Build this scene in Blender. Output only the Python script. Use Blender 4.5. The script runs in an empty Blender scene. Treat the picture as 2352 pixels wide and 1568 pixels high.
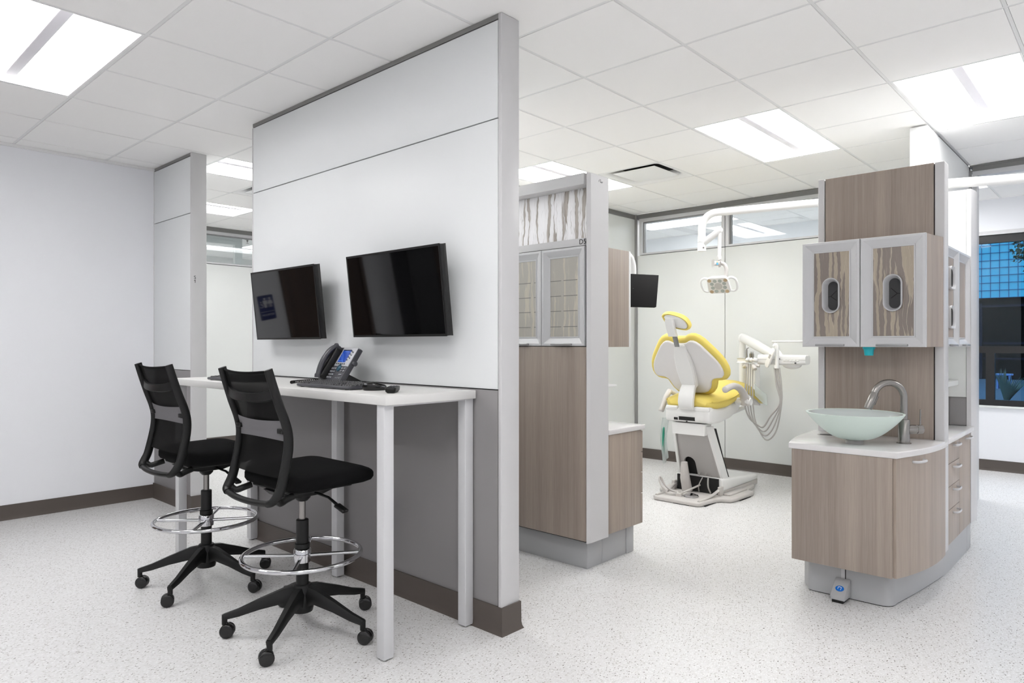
import bpy, bmesh, math, random
from math import sin, cos, pi, radians, sqrt
from mathutils import Vector, Matrix, Euler
random.seed(7)
SC = bpy.context.scene
COL = SC.collection
V = Vector

# ------------------------------------------------------------------ camera
YAW = 0.8268
cam_d = bpy.data.cameras.new('camera')
cam = bpy.data.objects.new('camera', cam_d)
COL.objects.link(cam)
cam.location = (0, 0, 1.29)
cam.rotation_euler = (pi / 2, 0, -YAW)
cam_d.sensor_width = 36.0
cam_d.lens = 1573.08 / 2352 * 36
cam_d.shift_y = 5.1 / 2352
cam_d.clip_start = 0.02
cam_d.clip_end = 300
SC.camera = cam

# ------------------------------------------------------------------ materials
def lin(c):
    c = c / 255.0
    return c / 12.92 if c <= 0.04045 else ((c + 0.055) / 1.055) ** 2.4

def rgb(r, g, b):
    return (lin(r), lin(g), lin(b), 1.0)

def mat(name, color, rough=0.5, metal=0.0, spec=0.5, coat=0.0, trans=0.0, emis=None, estr=0.0, alpha=1.0, bump=0.0, bscale=300, vary=0.0, vscale=3.0, coatr=0.1):
    m = bpy.data.materials.new(name)
    m.use_nodes = True
    nt = m.node_tree
    b = nt.nodes['Principled BSDF']
    b.inputs['Base Color'].default_value = color
    b.inputs['Roughness'].default_value = rough
    b.inputs['Metallic'].default_value = metal
    b.inputs['Specular IOR Level'].default_value = spec
    b.inputs['Coat Weight'].default_value = coat
    b.inputs['Coat Roughness'].default_value = coatr
    b.inputs['Transmission Weight'].default_value = trans
    b.inputs['Alpha'].default_value = alpha
    if emis:
        b.inputs['Emission Color'].default_value = emis
        b.inputs['Emission Strength'].default_value = estr
    if bump or vary:
        tc = nt.nodes.new('ShaderNodeTexCoord')
    if bump:
        n = nt.nodes.new('ShaderNodeTexNoise')
        n.inputs['Scale'].default_value = bscale
        n.inputs['Detail'].default_value = 3
        bp = nt.nodes.new('ShaderNodeBump')
        bp.inputs['Strength'].default_value = bump
        bp.inputs['Distance'].default_value = 0.002
        nt.links.new(tc.outputs['Object'], n.inputs['Vector'])
        nt.links.new(n.outputs['Fac'], bp.inputs['Height'])
        nt.links.new(bp.outputs['Normal'], b.inputs['Normal'])
    if vary:
        n2 = nt.nodes.new('ShaderNodeTexNoise')
        n2.inputs['Scale'].default_value = vscale
        mx = nt.nodes.new('ShaderNodeMix')
        mx.data_type = 'RGBA'
        mx.inputs[6].default_value = tuple(c * (1 - vary) for c in color[:3]) + (1,)
        mx.inputs[7].default_value = tuple(min(1, c * (1 + vary)) for c in color[:3]) + (1,)
        nt.links.new(tc.outputs['Object'], n2.inputs['Vector'])
        nt.links.new(n2.outputs['Fac'], mx.inputs[0])
        nt.links.new(mx.outputs[2], b.inputs['Base Color'])
    return m

def wood_mat(name, c1, c2, c3, horiz=(1, 1), seed=0.0, rough=0.42):
    """vertical-grain laminate: fine streaks plus broad bands, all running along z"""
    m = bpy.data.materials.new(name)
    m.use_nodes = True
    nt = m.node_tree
    L = nt.links.new
    b = nt.nodes['Principled BSDF']
    b.inputs['Roughness'].default_value = rough
    tc = nt.nodes.new('ShaderNodeTexCoord')
    def noise(sx, sy, sz, detail, off):
        mp = nt.nodes.new('ShaderNodeMapping')
        mp.inputs['Scale'].default_value = (sx, sy, sz)
        mp.inputs['Location'].default_value = (off, off * 1.7, off * .3)
        n = nt.nodes.new('ShaderNodeTexNoise')
        n.inputs['Scale'].default_value = 1
        n.inputs['Detail'].default_value = detail
        L(tc.outputs['Object'], mp.inputs['Vector'])
        L(mp.outputs['Vector'], n.inputs['Vector'])
        return n
    hx, hy = horiz
    nb = noise(13 * hx, 13 * hy, 0.3, 3, seed)
    nf = noise(75 * hx, 75 * hy, 0.9, 3, seed + 3)
    nff = noise(260 * hx, 260 * hy, 6, 2, seed + 5)
    r1 = nt.nodes.new('ShaderNodeValToRGB')
    e = r1.color_ramp.elements
    e[0].position, e[0].color = 0.33, c1
    e[1].position, e[1].color = 0.67, c2
    L(nb.outputs['Fac'], r1.inputs['Fac'])
    mx = nt.nodes.new('ShaderNodeMix'); mx.data_type = 'RGBA'
    mr = nt.nodes.new('ShaderNodeMapRange')
    mr.inputs['From Min'].default_value = 0.38; mr.inputs['From Max'].default_value = 0.68
    mr.inputs['To Max'].default_value = 0.32
    L(nf.outputs['Fac'], mr.inputs['Value'])
    L(mr.outputs['Result'], mx.inputs[0])
    L(r1.outputs['Color'], mx.inputs[6])
    mx.inputs[7].default_value = c3
    mx2 = nt.nodes.new('ShaderNodeMix'); mx2.data_type = 'RGBA'; mx2.blend_type = 'MULTIPLY'
    mr2 = nt.nodes.new('ShaderNodeMapRange')
    mr2.inputs['From Min'].default_value = 0.35; mr2.inputs['From Max'].default_value = 0.65
    mr2.inputs['To Min'].default_value = 0.92; mr2.inputs['To Max'].default_value = 1.05
    L(nff.outputs['Fac'], mr2.inputs['Value'])
    cb = nt.nodes.new('ShaderNodeCombineColor')
    for k in ('Red', 'Green', 'Blue'):
        L(mr2.outputs['Result'], cb.inputs[k])
    mx2.inputs[0].default_value = 1
    L(mx.outputs[2], mx2.inputs[6]); L(cb.outputs['Color'], mx2.inputs[7])
    L(mx2.outputs[2], b.inputs['Base Color'])
    return m

def reed_mat(name, base, strand, dark, scale=30.0, rough=0.35, trans=0.0, seed=0.0, dens=0.52, soft=0.05, fil=0.5):
    """resin panel with dried reeds: forked vertical strands of varying width plus thin fibres (horizontal axis is y)"""
    m = bpy.data.materials.new(name); m.use_nodes = True
    nt = m.node_tree; L = nt.links.new
    b = nt.nodes['Principled BSDF']
    b.inputs['Roughness'].default_value = rough
    b.inputs['Transmission Weight'].default_value = trans
    tc = nt.nodes.new('ShaderNodeTexCoord')
    def N(t): return nt.nodes.new(t)
    def mapped(vec, sc, off):
        mp = N('ShaderNodeMapping'); mp.inputs['Scale'].default_value = sc; mp.inputs['Location'].default_value = (off, off * 1.3, off * .7)
        L(vec, mp.inputs['Vector']); return mp.outputs['Vector']
    def noise(vec, detail=2, rough_=.5):
        n = N('ShaderNodeTexNoise'); n.inputs['Scale'].default_value = 1; n.inputs['Detail'].default_value = detail; n.inputs['Roughness'].default_value = rough_
        L(vec, n.inputs['Vector']); return n
    def rng(v, a, b_, c=0.0, d=1.0):
        r = N('ShaderNodeMapRange'); r.inputs['From Min'].default_value = a; r.inputs['From Max'].default_value = b_; r.inputs['To Min'].default_value = c; r.inputs['To Max'].default_value = d
        L(v, r.inputs['Value']); return r.outputs['Result']
    def math_(op, a, c):
        q = N('ShaderNodeMath'); q.operation = op
        for k, v in enumerate((a, c)):
            if isinstance(v, (int, float)): q.inputs[k].default_value = v
            else: L(v, q.inputs[k])
        return q.outputs[0]
    # wander sideways a little on the way up
    w1 = noise(mapped(tc.outputs['Object'], (0, 12, 6), seed), 3, .6)
    ad = N('ShaderNodeVectorMath'); ad.operation = 'MULTIPLY_ADD'; ad.inputs[1].default_value = (0, .05, 0)
    L(w1.outputs['Color'], ad.inputs[0]); L(tc.outputs['Object'], ad.inputs[2])
    P_ = ad.outputs['Vector']
    # broad clusters where reeds lie
    cl = noise(mapped(P_, (0, scale * .28, .25), seed + 2), 1)
    clm = rng(cl.outputs['Fac'], .36, .60)
    st = noise(mapped(P_, (0, scale * .8, 2.3), seed + 5), 2, .4)
    width = math_('ADD', math_('MULTIPLY', clm, -.10), dens + .06)
    d0 = math_('SUBTRACT', st.outputs['Fac'], width)
    strandm = rng(d0, 0.0, soft)
    rimm = math_('MULTIPLY', rng(d0, soft + .03, soft * .6), strandm)
    fine = noise(mapped(P_, (0, scale * 6, 3), seed + 9), 3)
    # thin fibres
    fb = noise(mapped(P_, (0, scale * 1.6, 2.0), seed + 11), 2)
    fa = math_('ABSOLUTE', math_('SUBTRACT', fb.outputs['Fac'], .5), 0)
    fibre = math_('MULTIPLY', math_('MULTIPLY', rng(fa, .012, .003), rng(clm, .2, .9, .25, 1.0)), fil)
    c1 = N('ShaderNodeMix'); c1.data_type = 'RGBA'; c1.inputs[6].default_value = strand; c1.inputs[7].default_value = dark
    L(math_('MULTIPLY', math_('ADD', math_('MULTIPLY', rimm, .7), math_('MULTIPLY', rng(fine.outputs['Fac'], .42, .68), .5)), 1.0), c1.inputs[0])
    c2 = N('ShaderNodeMix'); c2.data_type = 'RGBA'; c2.inputs[6].default_value = base
    L(strandm, c2.inputs[0]); L(c1.outputs[2], c2.inputs[7])
    c3 = N('ShaderNodeMix'); c3.data_type = 'RGBA'; c3.inputs[7].default_value = dark
    L(fibre, c3.inputs[0]); L(c2.outputs[2], c3.inputs[6])
    L(c3.outputs[2], b.inputs['Base Color'])
    if trans:
        b.inputs['Transmission Weight'].default_value = 0
        tb = N('ShaderNodeBsdfTranslucent'); L(c3.outputs[2], tb.inputs['Color'])
        ms = N('ShaderNodeMixShader'); ms.inputs['Fac'].default_value = trans
        L(b.outputs[0], ms.inputs[1]); L(tb.outputs[0], ms.inputs[2]); L(ms.outputs[0], nt.nodes['Material Output'].inputs['Surface'])
    return m

def floor_mat():
    m = bpy.data.materials.new('speckled_vinyl'); m.use_nodes = True
    nt = m.node_tree; L = nt.links.new
    b = nt.nodes['Principled BSDF']
    b.inputs['Roughness'].default_value = 0.27
    b.inputs['Specular IOR Level'].default_value = 0.45
    tc = nt.nodes.new('ShaderNodeTexCoord')
    base = rgb(221, 220, 220)
    prev = None
    def fleck(scale, size, col, lo, off, stretch, prev):
        mp = nt.nodes.new('ShaderNodeMapping')
        mp.inputs['Location'].default_value = (off, off * 2.1, 0)
        mp.inputs['Rotation'].default_value = (0, 0, off)
        mp.inputs['Scale'].default_value = (1, stretch, 1)
        n = nt.nodes.new('ShaderNodeTexNoise'); n.inputs['Scale'].default_value = 90; n.inputs['Detail'].default_value = 2
        ma = nt.nodes.new('ShaderNodeVectorMath'); ma.operation = 'MULTIPLY_ADD'
        ma.inputs[1].default_value = (0.018, 0.018, 0)
        L(tc.outputs['Object'], mp.inputs['Vector'])
        L(mp.outputs['Vector'], n.inputs['Vector'])
        L(n.outputs['Color'], ma.inputs[0]); L(mp.outputs['Vector'], ma.inputs[2])
        v = nt.nodes.new('ShaderNodeTexVoronoi'); v.voronoi_dimensions = '2D'
        v.inputs['Scale'].default_value = scale
        L(ma.outputs['Vector'], v.inputs['Vector'])
        lt = nt.nodes.new('ShaderNodeMapRange')
        lt.inputs['From Min'].default_value = size; lt.inputs['From Max'].default_value = size * 0.75
        L(v.outputs['Distance'], lt.inputs['Value'])
        sp = nt.nodes.new('ShaderNodeSeparateColor'); L(v.outputs['Color'], sp.inputs['Color'])
        gt = nt.nodes.new('ShaderNodeMath'); gt.operation = 'GREATER_THAN'; gt.inputs[1].default_value = lo
        L(sp.outputs['Red'], gt.inputs[0])
        mu = nt.nodes.new('ShaderNodeMath'); mu.operation = 'MULTIPLY'
        L(lt.outputs['Result'], mu.inputs[0]); L(gt.outputs[0], mu.inputs[1])
        mx = nt.nodes.new('ShaderNodeMix'); mx.data_type = 'RGBA'
        L(mu.outputs[0], mx.inputs[0])
        if prev is None: mx.inputs[6].default_value = base
        else: L(prev, mx.inputs[6])
        mx.inputs[7].default_value = col
        return mx.outputs[2]
    c = fleck(55, 0.36, rgb(214, 213, 212), 0.35, 0.3, 1.0, None)
    c = fleck(80, 0.34, rgb(232, 232, 232), 0.50, 1.1, 1.4, c)
    c = fleck(62, 0.25, rgb(194, 191, 188), 0.80, 2.0, 1.7, c)
    c = fleck(48, 0.18, rgb(148, 145, 141), 0.80, 0.9, 1.7, c)
    c = fleck(44, 0.13, rgb(110, 106, 102), 0.80, 2.7, 1.5, c)
    L(c, b.inputs['Base Color'])
    return m

def glass_mat(name, tint, ior_refl=0.10, rough=0.0, gain=1.5):
    m = bpy.data.materials.new(name); m.use_nodes = True
    nt = m.node_tree; L = nt.links.new
    nt.nodes.remove(nt.nodes['Principled BSDF'])
    out = nt.nodes['Material Output']
    t = nt.nodes.new('ShaderNodeBsdfTransparent'); t.inputs['Color'].default_value = tint
    g = nt.nodes.new('ShaderNodeBsdfGlossy'); g.inputs['Roughness'].default_value = rough
    lw = nt.nodes.new('ShaderNodeFresnel')
    ge = nt.nodes.new('ShaderNodeNewGeometry')
    io = nt.nodes.new('ShaderNodeMapRange'); io.inputs['To Min'].default_value = 1.5; io.inputs['To Max'].default_value = 1 / 1.5
    L(ge.outputs['Backfacing'], io.inputs['Value']); L(io.outputs['Result'], lw.inputs['IOR'])
    mu = nt.nodes.new('ShaderNodeMath'); mu.operation = 'MULTIPLY_ADD'; mu.inputs[1].default_value = gain; mu.inputs[2].default_value = ior_refl
    mx = nt.nodes.new('ShaderNodeMixShader')
    L(lw.outputs['Fac'], mu.inputs[0]); L(mu.outputs[0], mx.inputs['Fac'])
    L(t.outputs[0], mx.inputs[1]); L(g.outputs[0], mx.inputs[2])
    L(mx.outputs[0], out.inputs['Surface'])
    return m

def veil_mat(name, color, alpha, rough=0.6):
    """see-through mesh or film: part of the light passes straight through"""
    m = bpy.data.materials.new(name); m.use_nodes = True
    nt = m.node_tree; L = nt.links.new
    b = nt.nodes['Principled BSDF']; b.inputs['Base Color'].default_value = color; b.inputs['Roughness'].default_value = rough; b.inputs['Specular IOR Level'].default_value = 0.15 if rough > .4 else .5
    out = nt.nodes['Material Output']
    t = nt.nodes.new('ShaderNodeBsdfTransparent')
    mx = nt.nodes.new('ShaderNodeMixShader'); mx.inputs['Fac'].default_value = alpha
    L(t.outputs[0], mx.inputs[1]); L(b.outputs[0], mx.inputs[2]); L(mx.outputs[0], out.inputs['Surface'])
    return m

M = {}
M['tile'] = mat('ceiling_tile', rgb(246, 245, 244), 0.9, bump=0.25, bscale=400, spec=0.2)
M['grid'] = mat('ceiling_grid', rgb(230, 230, 230), 0.5)
M['backing'] = mat('backing_dark', rgb(70, 70, 70), 0.9)
M['wall'] = mat('wall_paint', rgb(236, 237, 241), 0.75, bump=0.12, bscale=180, spec=0.3)
M['white_wall'] = mat('white_wall_paint', rgb(226, 227, 226), 0.55, spec=0.4)
M['panel'] = mat('pale_grey_panel', rgb(231, 233, 234), 0.42, spec=0.45)
M['panel_white'] = mat('white_laminate_panel', rgb(220, 222, 220), 0.38)
M['low_panel'] = mat('grey_low_panel', rgb(138, 135, 136), 0.5)
M['silver'] = mat('silver_paint', rgb(203, 202, 203), 0.38, metal=0.0, spec=0.6)
M['matte_dark'] = mat('matte_dark', rgb(26, 25, 25), 0.75, spec=0.2)
M['shelf_edge'] = mat('shelf_edge_grey', rgb(128, 128, 122), 0.5)
M['pull'] = mat('door_pull', rgb(160, 160, 161), 0.3, metal=0.4)
M['silver_dark'] = mat('dark_silver_trim', rgb(140, 140, 140), 0.4, spec=0.5)
M['alu'] = mat('anodised_frame', rgb(200, 200, 202), 0.34, metal=0.0, spec=0.7)
M['rail'] = mat('ceiling_rail', rgb(128, 127, 126), 0.45)
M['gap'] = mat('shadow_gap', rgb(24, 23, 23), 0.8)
M['seam'] = mat('panel_seam', rgb(58, 57, 57), 0.8)
M['base'] = mat('rubber_baseboard', rgb(84, 76, 71), 0.5)
M['kick'] = mat('grey_plinth', rgb(176, 177, 179), 0.42)
M['wood'] = wood_mat('taupe_laminate', rgb(140, 127, 119), rgb(160, 147, 137), rgb(176, 164, 153), (0.15, 1), 1.0)
M['wood_light'] = wood_mat('light_taupe_laminate', rgb(150, 137, 127), rgb(168, 154, 142), rgb(184, 171, 158), (1, 0.15), 4.0)
M['quartz'] = mat('white_quartz', rgb(222, 220, 220), 0.12, vary=0.03, vscale=14)
M['floor'] = floor_mat()
M['desk'] = mat('desk_laminate', rgb(217, 216, 214), 0.4)
M['desk_edge'] = mat('desk_edging', rgb(222, 220, 217), 0.45)
M['leg'] = mat('desk_leg_paint', rgb(205, 205, 207), 0.38, spec=0.55)
M['black'] = mat('black_plastic', rgb(18, 18, 18), 0.42, spec=0.35)
M['black_gloss'] = mat('black_gloss', rgb(20, 20, 20), 0.2)
M['fabric'] = mat('black_fabric', rgb(13, 13, 14), 0.95, bump=0.5, bscale=900, spec=0.15)
M['mesh'] = veil_mat('black_mesh', rgb(11, 11, 11), 0.97, 0.8)
M['lumbar'] = veil_mat('grey_lumbar_mesh', rgb(120, 118, 121), 0.97, 0.7)
M['chrome'] = mat('chrome', rgb(205, 205, 208), 0.06, metal=1.0)
M['steel'] = mat('brushed_steel', rgb(150, 147, 144), 0.26, metal=1.0)
M['charcoal'] = mat('charcoal_plastic', rgb(64, 64, 70), 0.38)
M['tv'] = mat('television_screen', rgb(7, 7, 8), 0.04, spec=0.5)
M['casing'] = mat('television_casing', rgb(12, 12, 12), 0.4)
M['white_pl'] = mat('white_plastic', rgb(229, 229, 228), 0.3)
M['grey_pl'] = mat('warm_grey_plastic', rgb(196, 192, 189), 0.36)
M['mid_grey'] = mat('grey_plastic', rgb(172, 169, 167), 0.4)
M['back_shell'] = mat('light_grey_shell', rgb(222, 220, 220), 0.42, bump=0.08, bscale=700)
M['yellow'] = mat('yellow_upholstery', rgb(226, 205, 106), 0.48, bump=0.12, bscale=40, spec=0.4)
M['hose'] = mat('grey_hose', rgb(172, 169, 166), 0.5)
M['lens'] = mat('lamp_lens', rgb(172, 177, 168), 0.1)
M['lens_warm'] = mat('warm_lamp_lens', rgb(188, 165, 130), 0.15)
M['beige'] = mat('lamp_face', rgb(228, 225, 217), 0.35)
M['lens_mid'] = mat('lamp_centre', rgb(196, 193, 184), 0.12)
M['frost'] = mat('frosted_glass', rgb(224, 239, 231), 0.42, trans=0.1)
M['frost_in'] = mat('bowl_inside', rgb(206, 213, 212), 0.07)
M['teal'] = mat('teal_cup', rgb(30, 190, 205), 0.35)
M['blue'] = mat('blue_badge', rgb(10, 110, 205), 0.4)
M['sky_blue'] = mat('blue_tag', rgb(70, 180, 230), 0.4)
M['green'] = mat('green_card', rgb(20, 160, 130), 0.4)
M['film'] = veil_mat('clear_film', rgb(225, 235, 233), 0.45, 0.15)
M['emit'] = mat('light_diffuser', (1, 1, 1, 1), 0.5, emis=(1.0, 0.995, 0.985, 1), estr=6.0)
M['emit_dim'] = mat('dimmed_diffuser', (1, 1, 1, 1), 0.5, emis=(1.0, 0.995, 0.985, 1), estr=4.0)
M['basket'] = mat('light_basket', rgb(228, 226, 232), 0.6)
M['white_paint'] = mat('white_enamel', rgb(238, 238, 238), 0.45)
M['duct'] = mat('duct_grey', rgb(150, 152, 155), 0.4, metal=0.4)
M['lcd'] = mat('phone_screen', rgb(20, 45, 110), 0.15, emis=rgb(30, 72, 165), estr=0.30)
M['lcd_light'] = mat('phone_screen_line', rgb(110, 150, 220), 0.2, emis=rgb(90, 130, 205), estr=0.25)
M['lcd_dark'] = mat('phone_screen_bar', rgb(20, 30, 60), 0.2)
M['silver_bezel'] = mat('silver_bezel', rgb(196, 197, 201), 0.35, metal=0.3)
M['key'] = mat('key_grey', rgb(140, 142, 148), 0.4)
M['keycap'] = mat('keycap_black', rgb(58, 58, 60), 0.45)
M['key_dark'] = mat('key_dark', rgb(40, 42, 48), 0.4)
M['nav'] = mat('navigation_ring', rgb(60, 95, 115), 0.25, metal=0.3)
M['glass'] = glass_mat('window_glass', (0.945, 0.975, 0.985, 1), 0.05)
M['glass_ext'] = glass_mat('exterior_glass', (0.66, 0.74, 0.80, 1), 0.0, gain=0.75)
M['black_frame'] = mat('black_window_frame', rgb(28, 27, 28), 0.4)
M['resin'] = reed_mat('reed_resin_white', rgb(250, 250, 252), rgb(212, 207, 202), rgb(146, 138, 130), 42.0, 0.3, 0.55, 2.0, 0.515, 0.02, 0.8)
M['resin_frost'] = reed_mat('reed_resin_frost', rgb(190, 186, 178), rgb(204, 198, 184), rgb(216, 209, 195), 46.0, 0.3, 0.15, 6.0, 0.52, 0.05, 0.5)
M['resin_dark'] = reed_mat('reed_resin_taupe', rgb(132, 122, 116), rgb(168, 156, 139), rgb(188, 176, 158), 66.0, 0.3, 0.0, 9.3, 0.50, 0.025, 0.7)
M['slot'] = mat('dispenser_dark', rgb(62, 62, 63), 0.7)
M['text'] = mat('black_lettering', rgb(20, 20, 20), 0.6)
M['faint'] = mat('faint_print', rgb(120, 120, 122), 0.6)
M['white_print'] = mat('white_print', rgb(235, 235, 240), 0.5)
M['navy'] = mat('navy_sign', rgb(22, 40, 110), 0.4)
M['door'] = wood_mat('dark_door_wood', rgb(66, 48, 38), rgb(84, 62, 48), rgb(96, 72, 56), (1, .2), 2.0)
M['facade'] = mat('blue_facade_glass', rgb(72, 188, 218), 0.25, vary=0.08, vscale=0.3)
M['facade_line'] = mat('facade_joint', rgb(20, 82, 130), 0.5)
M['dark_store'] = mat('dark_ground_storey', rgb(18, 13, 11), 0.95, spec=0.05)
M['store_frame'] = mat('ground_storey_frame', rgb(34, 34, 48), 0.9, spec=0.1)
M['paving'] = mat('outdoor_paving', rgb(76, 98, 116), 0.95, spec=0.1, vary=0.1, vscale=2)
M['leaf'] = mat('tree_leaf', rgb(60, 78, 56), 0.6, vary=0.25, vscale=3)
M['bark'] = mat('tree_bark', rgb(82, 70, 62), 0.9)
M['yucca'] = mat('yucca_leaf', rgb(70, 100, 92), 0.5)
M['paleblue'] = mat('blue_bench', rgb(90, 130, 190), 0.5)
M['red'] = mat('red_flower', rgb(170, 50, 60), 0.5)

# ------------------------------------------------------------------ mesh builder
class MB:
    def __init__(s):
        s.bm = bmesh.new()
    def box(s, x0, x1, y0, y1, z0, z1, bev=0.0, seg=2):
        r = bmesh.ops.create_cube(s.bm, size=1.0)
        vs = r['verts']
        for v in vs:
            v.co = V((x0 + (v.co.x + .5) * (x1 - x0), y0 + (v.co.y + .5) * (y1 - y0), z0 + (v.co.z + .5) * (z1 - z0)))
        if bev:
            es = list({e for v in vs for e in v.link_edges})
            bmesh.ops.bevel(s.bm, geom=es, offset=bev, segments=seg, affect='EDGES', profile=0.5)
        return s
    def obox(s, c, ax, ay, az, hx, hy, hz, bev=0.0, seg=2):
        """box at c with half sizes along unit axes"""
        r = bmesh.ops.create_cube(s.bm, size=2.0)
        vs = r['verts']
        c, ax, ay, az = V(c), V(ax).normalized(), V(ay).normalized(), V(az).normalized()
        for v in vs:
            v.co = c + ax * (v.co.x * hx) + ay * (v.co.y * hy) + az * (v.co.z * hz)
        if bev:
            es = list({e for v in vs for e in v.link_edges})
            bmesh.ops.bevel(s.bm, geom=es, offset=bev, segments=seg, affect='EDGES', profile=0.5)
        return s
    def face(s, pts):
        return s.bm.faces.new([s.bm.verts.new(p) for p in pts])
    def loft(s, rings, cap=True, closed=True, cap0=None):
        vr = [[s.bm.verts.new(p) for p in r] for r in rings]
        n = len(vr[0])
        for a, b in zip(vr, vr[1:]):
            for i in range(n if closed else n - 1):
                j = (i + 1) % n
                try: s.bm.faces.new((a[i], a[j], b[j], b[i]))
                except ValueError: pass
        if cap and closed:
            if cap0 is not False: s.bm.faces.new(list(reversed(vr[0])))
            s.bm.faces.new(vr[-1])
        return s
    def prism(s, pts, f, a, b, bev=0.0):
        """pts: list of (u,v); f(u,v,w)->xyz; extruded from w=a to w=b"""
        if bev:
            cx = sum(p[0] for p in pts) / len(pts); cy = sum(p[1] for p in pts) / len(pts)
            def ins(d):
                out = []
                n = len(pts)
                ar = sum(pts[i][0] * pts[(i + 1) % n][1] - pts[(i + 1) % n][0] * pts[i][1] for i in range(n))
                sg = 1 if ar > 0 else -1
                for i in range(n):
                    p0, p1, p2 = V(pts[i - 1]), V(pts[i]), V(pts[(i + 1) % n])
                    d1 = (p1 - p0).normalized(); d2 = (p2 - p1).normalized()
                    n1 = V((-d1.y, d1.x)) * sg; n2 = V((-d2.y, d2.x)) * sg
                    nn = (n1 + n2)
                    nn = nn / max(0.3, nn.length_squared / 2) if nn.length > 1e-6 else n1
                    out.append(p1 + nn * d)
                return out
            sgn = 1 if b > a else -1
            lev = [(bev, a), (bev * .3, a + sgn * bev * .3), (0, a + sgn * bev), (0, b - sgn * bev), (bev * .3, b - sgn * bev * .3), (bev, b)]
            return s.loft([[V(f(p[0], p[1], w)) for p in ins(d)] for d, w in lev])
        return s.loft([[V(f(u, v, a)) for u, v in pts], [V(f(u, v, b)) for u, v in pts]])
    def tube(s, path, r, n=12, closed=False, rv=None, up=None):
        path = [V(p) for p in path]
        k = len(path)
        rs = r if isinstance(r, (list, tuple)) else [r] * k
        rvs = (rv if isinstance(rv, (list, tuple)) else [rv] * k) if rv else rs
        rings = []
        prev = None
        for i in range(k):
            if closed: t = path[(i + 1) % k] - path[i - 1]
            elif i == 0: t = path[1] - path[0]
            elif i == k - 1: t = path[-1] - path[-2]
            else: t = (path[i + 1] - path[i]).normalized() + (path[i] - path[i - 1]).normalized()
            t.normalize()
            if up is not None:
                a = V(up) - t * t.dot(V(up)); a.normalize()
            elif prev is None:
                a = V((0, 0, 1)) if abs(t.z) < .9 else V((1, 0, 0))
                a = (a - t * a.dot(t)).normalized()
            else:
                a = (prev - t * prev.dot(t)).normalized()
            prev = a
            b = t.cross(a)
            rings.append([path[i] + a * (cos(q) * rvs[i]) + b * (sin(q) * rs[i]) for q in [2 * pi * j / n for j in range(n)]])
        if closed:
            rings.append(rings[0])
            vr = [[s.bm.verts.new(p) for p in rr] for rr in rings[:-1]]
            # match twist at closure
            for i in range(k):
                a, b = vr[i], vr[(i + 1) % k]
                for j in range(n):
                    s.bm.faces.new((a[j], a[(j + 1) % n], b[(j + 1) % n], b[j]))
            return s
        return s.loft(rings)
    def lathe(s, prof, c=(0, 0, 0), axis=(0, 0, 1), n=24, cap=True):
        """prof: list of (r, h) along axis from c"""
        c = V(c); az = V(axis).normalized()
        ax = V((1, 0, 0)) if abs(az.x) < .9 else V((0, 1, 0))
        ax = (ax - az * ax.dot(az)).normalized(); ay = az.cross(ax)
        rings = [[c + az * h + (ax * cos(q) + ay * sin(q)) * max(r, 1e-5) for q in [2 * pi * j / n for j in range(n)]] for r, h in prof]
        return s.loft(rings, cap=cap)
    def grid(s, fn, nu, nv):
        vs = [[s.bm.verts.new(fn(i / nu, j / nv)) for j in range(nv + 1)] for i in range(nu + 1)]
        for i in range(nu):
            for j in range(nv):
                s.bm.faces.new((vs[i][j], vs[i + 1][j], vs[i + 1][j + 1], vs[i][j + 1]))
        return s
    def sphere(s, c, r, sc=(1, 1, 1), n=16):
        q = bmesh.ops.create_uvsphere(s.bm, u_segments=n, v_segments=n // 2, radius=r)
        for v in q['verts']:
            v.co = V(c) + V((v.co.x * sc[0], v.co.y * sc[1], v.co.z * sc[2]))
        return s

def rrect(cx, cy, hx, hy, r, n=5):
    r = min(r, hx * .999, hy * .999)
    out = []
    for (sx, sy, a0) in ((1, 1, 0), (-1, 1, 90), (-1, -1, 180), (1, -1, 270)):
        for k in range(n + 1):
            a = radians(a0 + 90 * k / n)
            out.append((cx + sx * (hx - r) + r * cos(a), cy + sy * (hy - r) + r * sin(a)))
    return out

def stadium(cx, cy, hx, hy, n=10):
    """tall stadium, half sizes hx<hy"""
    out = []
    for a0, c in ((0, cy + hy - hx), (180, cy - hy + hx)):
        for k in range(n + 1):
            a = radians(a0 + 180 * k / n)
            out.append((cx + hx * cos(a), c + hx * sin(a)))
    return out

def smooth_path(pts, m=6):
    pts = [V(p) for p in pts]
    out = []
    for i in range(len(pts) - 1):
        p0 = pts[max(i - 1, 0)]; p1 = pts[i]; p2 = pts[i + 1]; p3 = pts[min(i + 2, len(pts) - 1)]
        for k in range(m):
            t = k / m
            out.append(0.5 * ((2 * p1) + (p2 - p0) * t + (2 * p0 - 5 * p1 + 4 * p2 - p3) * t * t + (3 * p1 - p0 - 3 * p2 + p3) * t ** 3))
    out.append(pts[-1])
    return out

def lerp(a, b, t): return a + (b - a) * t

def curve_at(tab, x):
    for (x0, y0), (x1, y1) in zip(tab, tab[1:]):
        if (x0 <= x <= x1) or (x0 >= x >= x1):
            t = (x - x0) / (x1 - x0) if x1 != x0 else 0
            return y0 + (y1 - y0) * t
    return tab[0][1] if abs(x - tab[0][0]) < abs(x - tab[-1][0]) else tab[-1][1]

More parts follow.
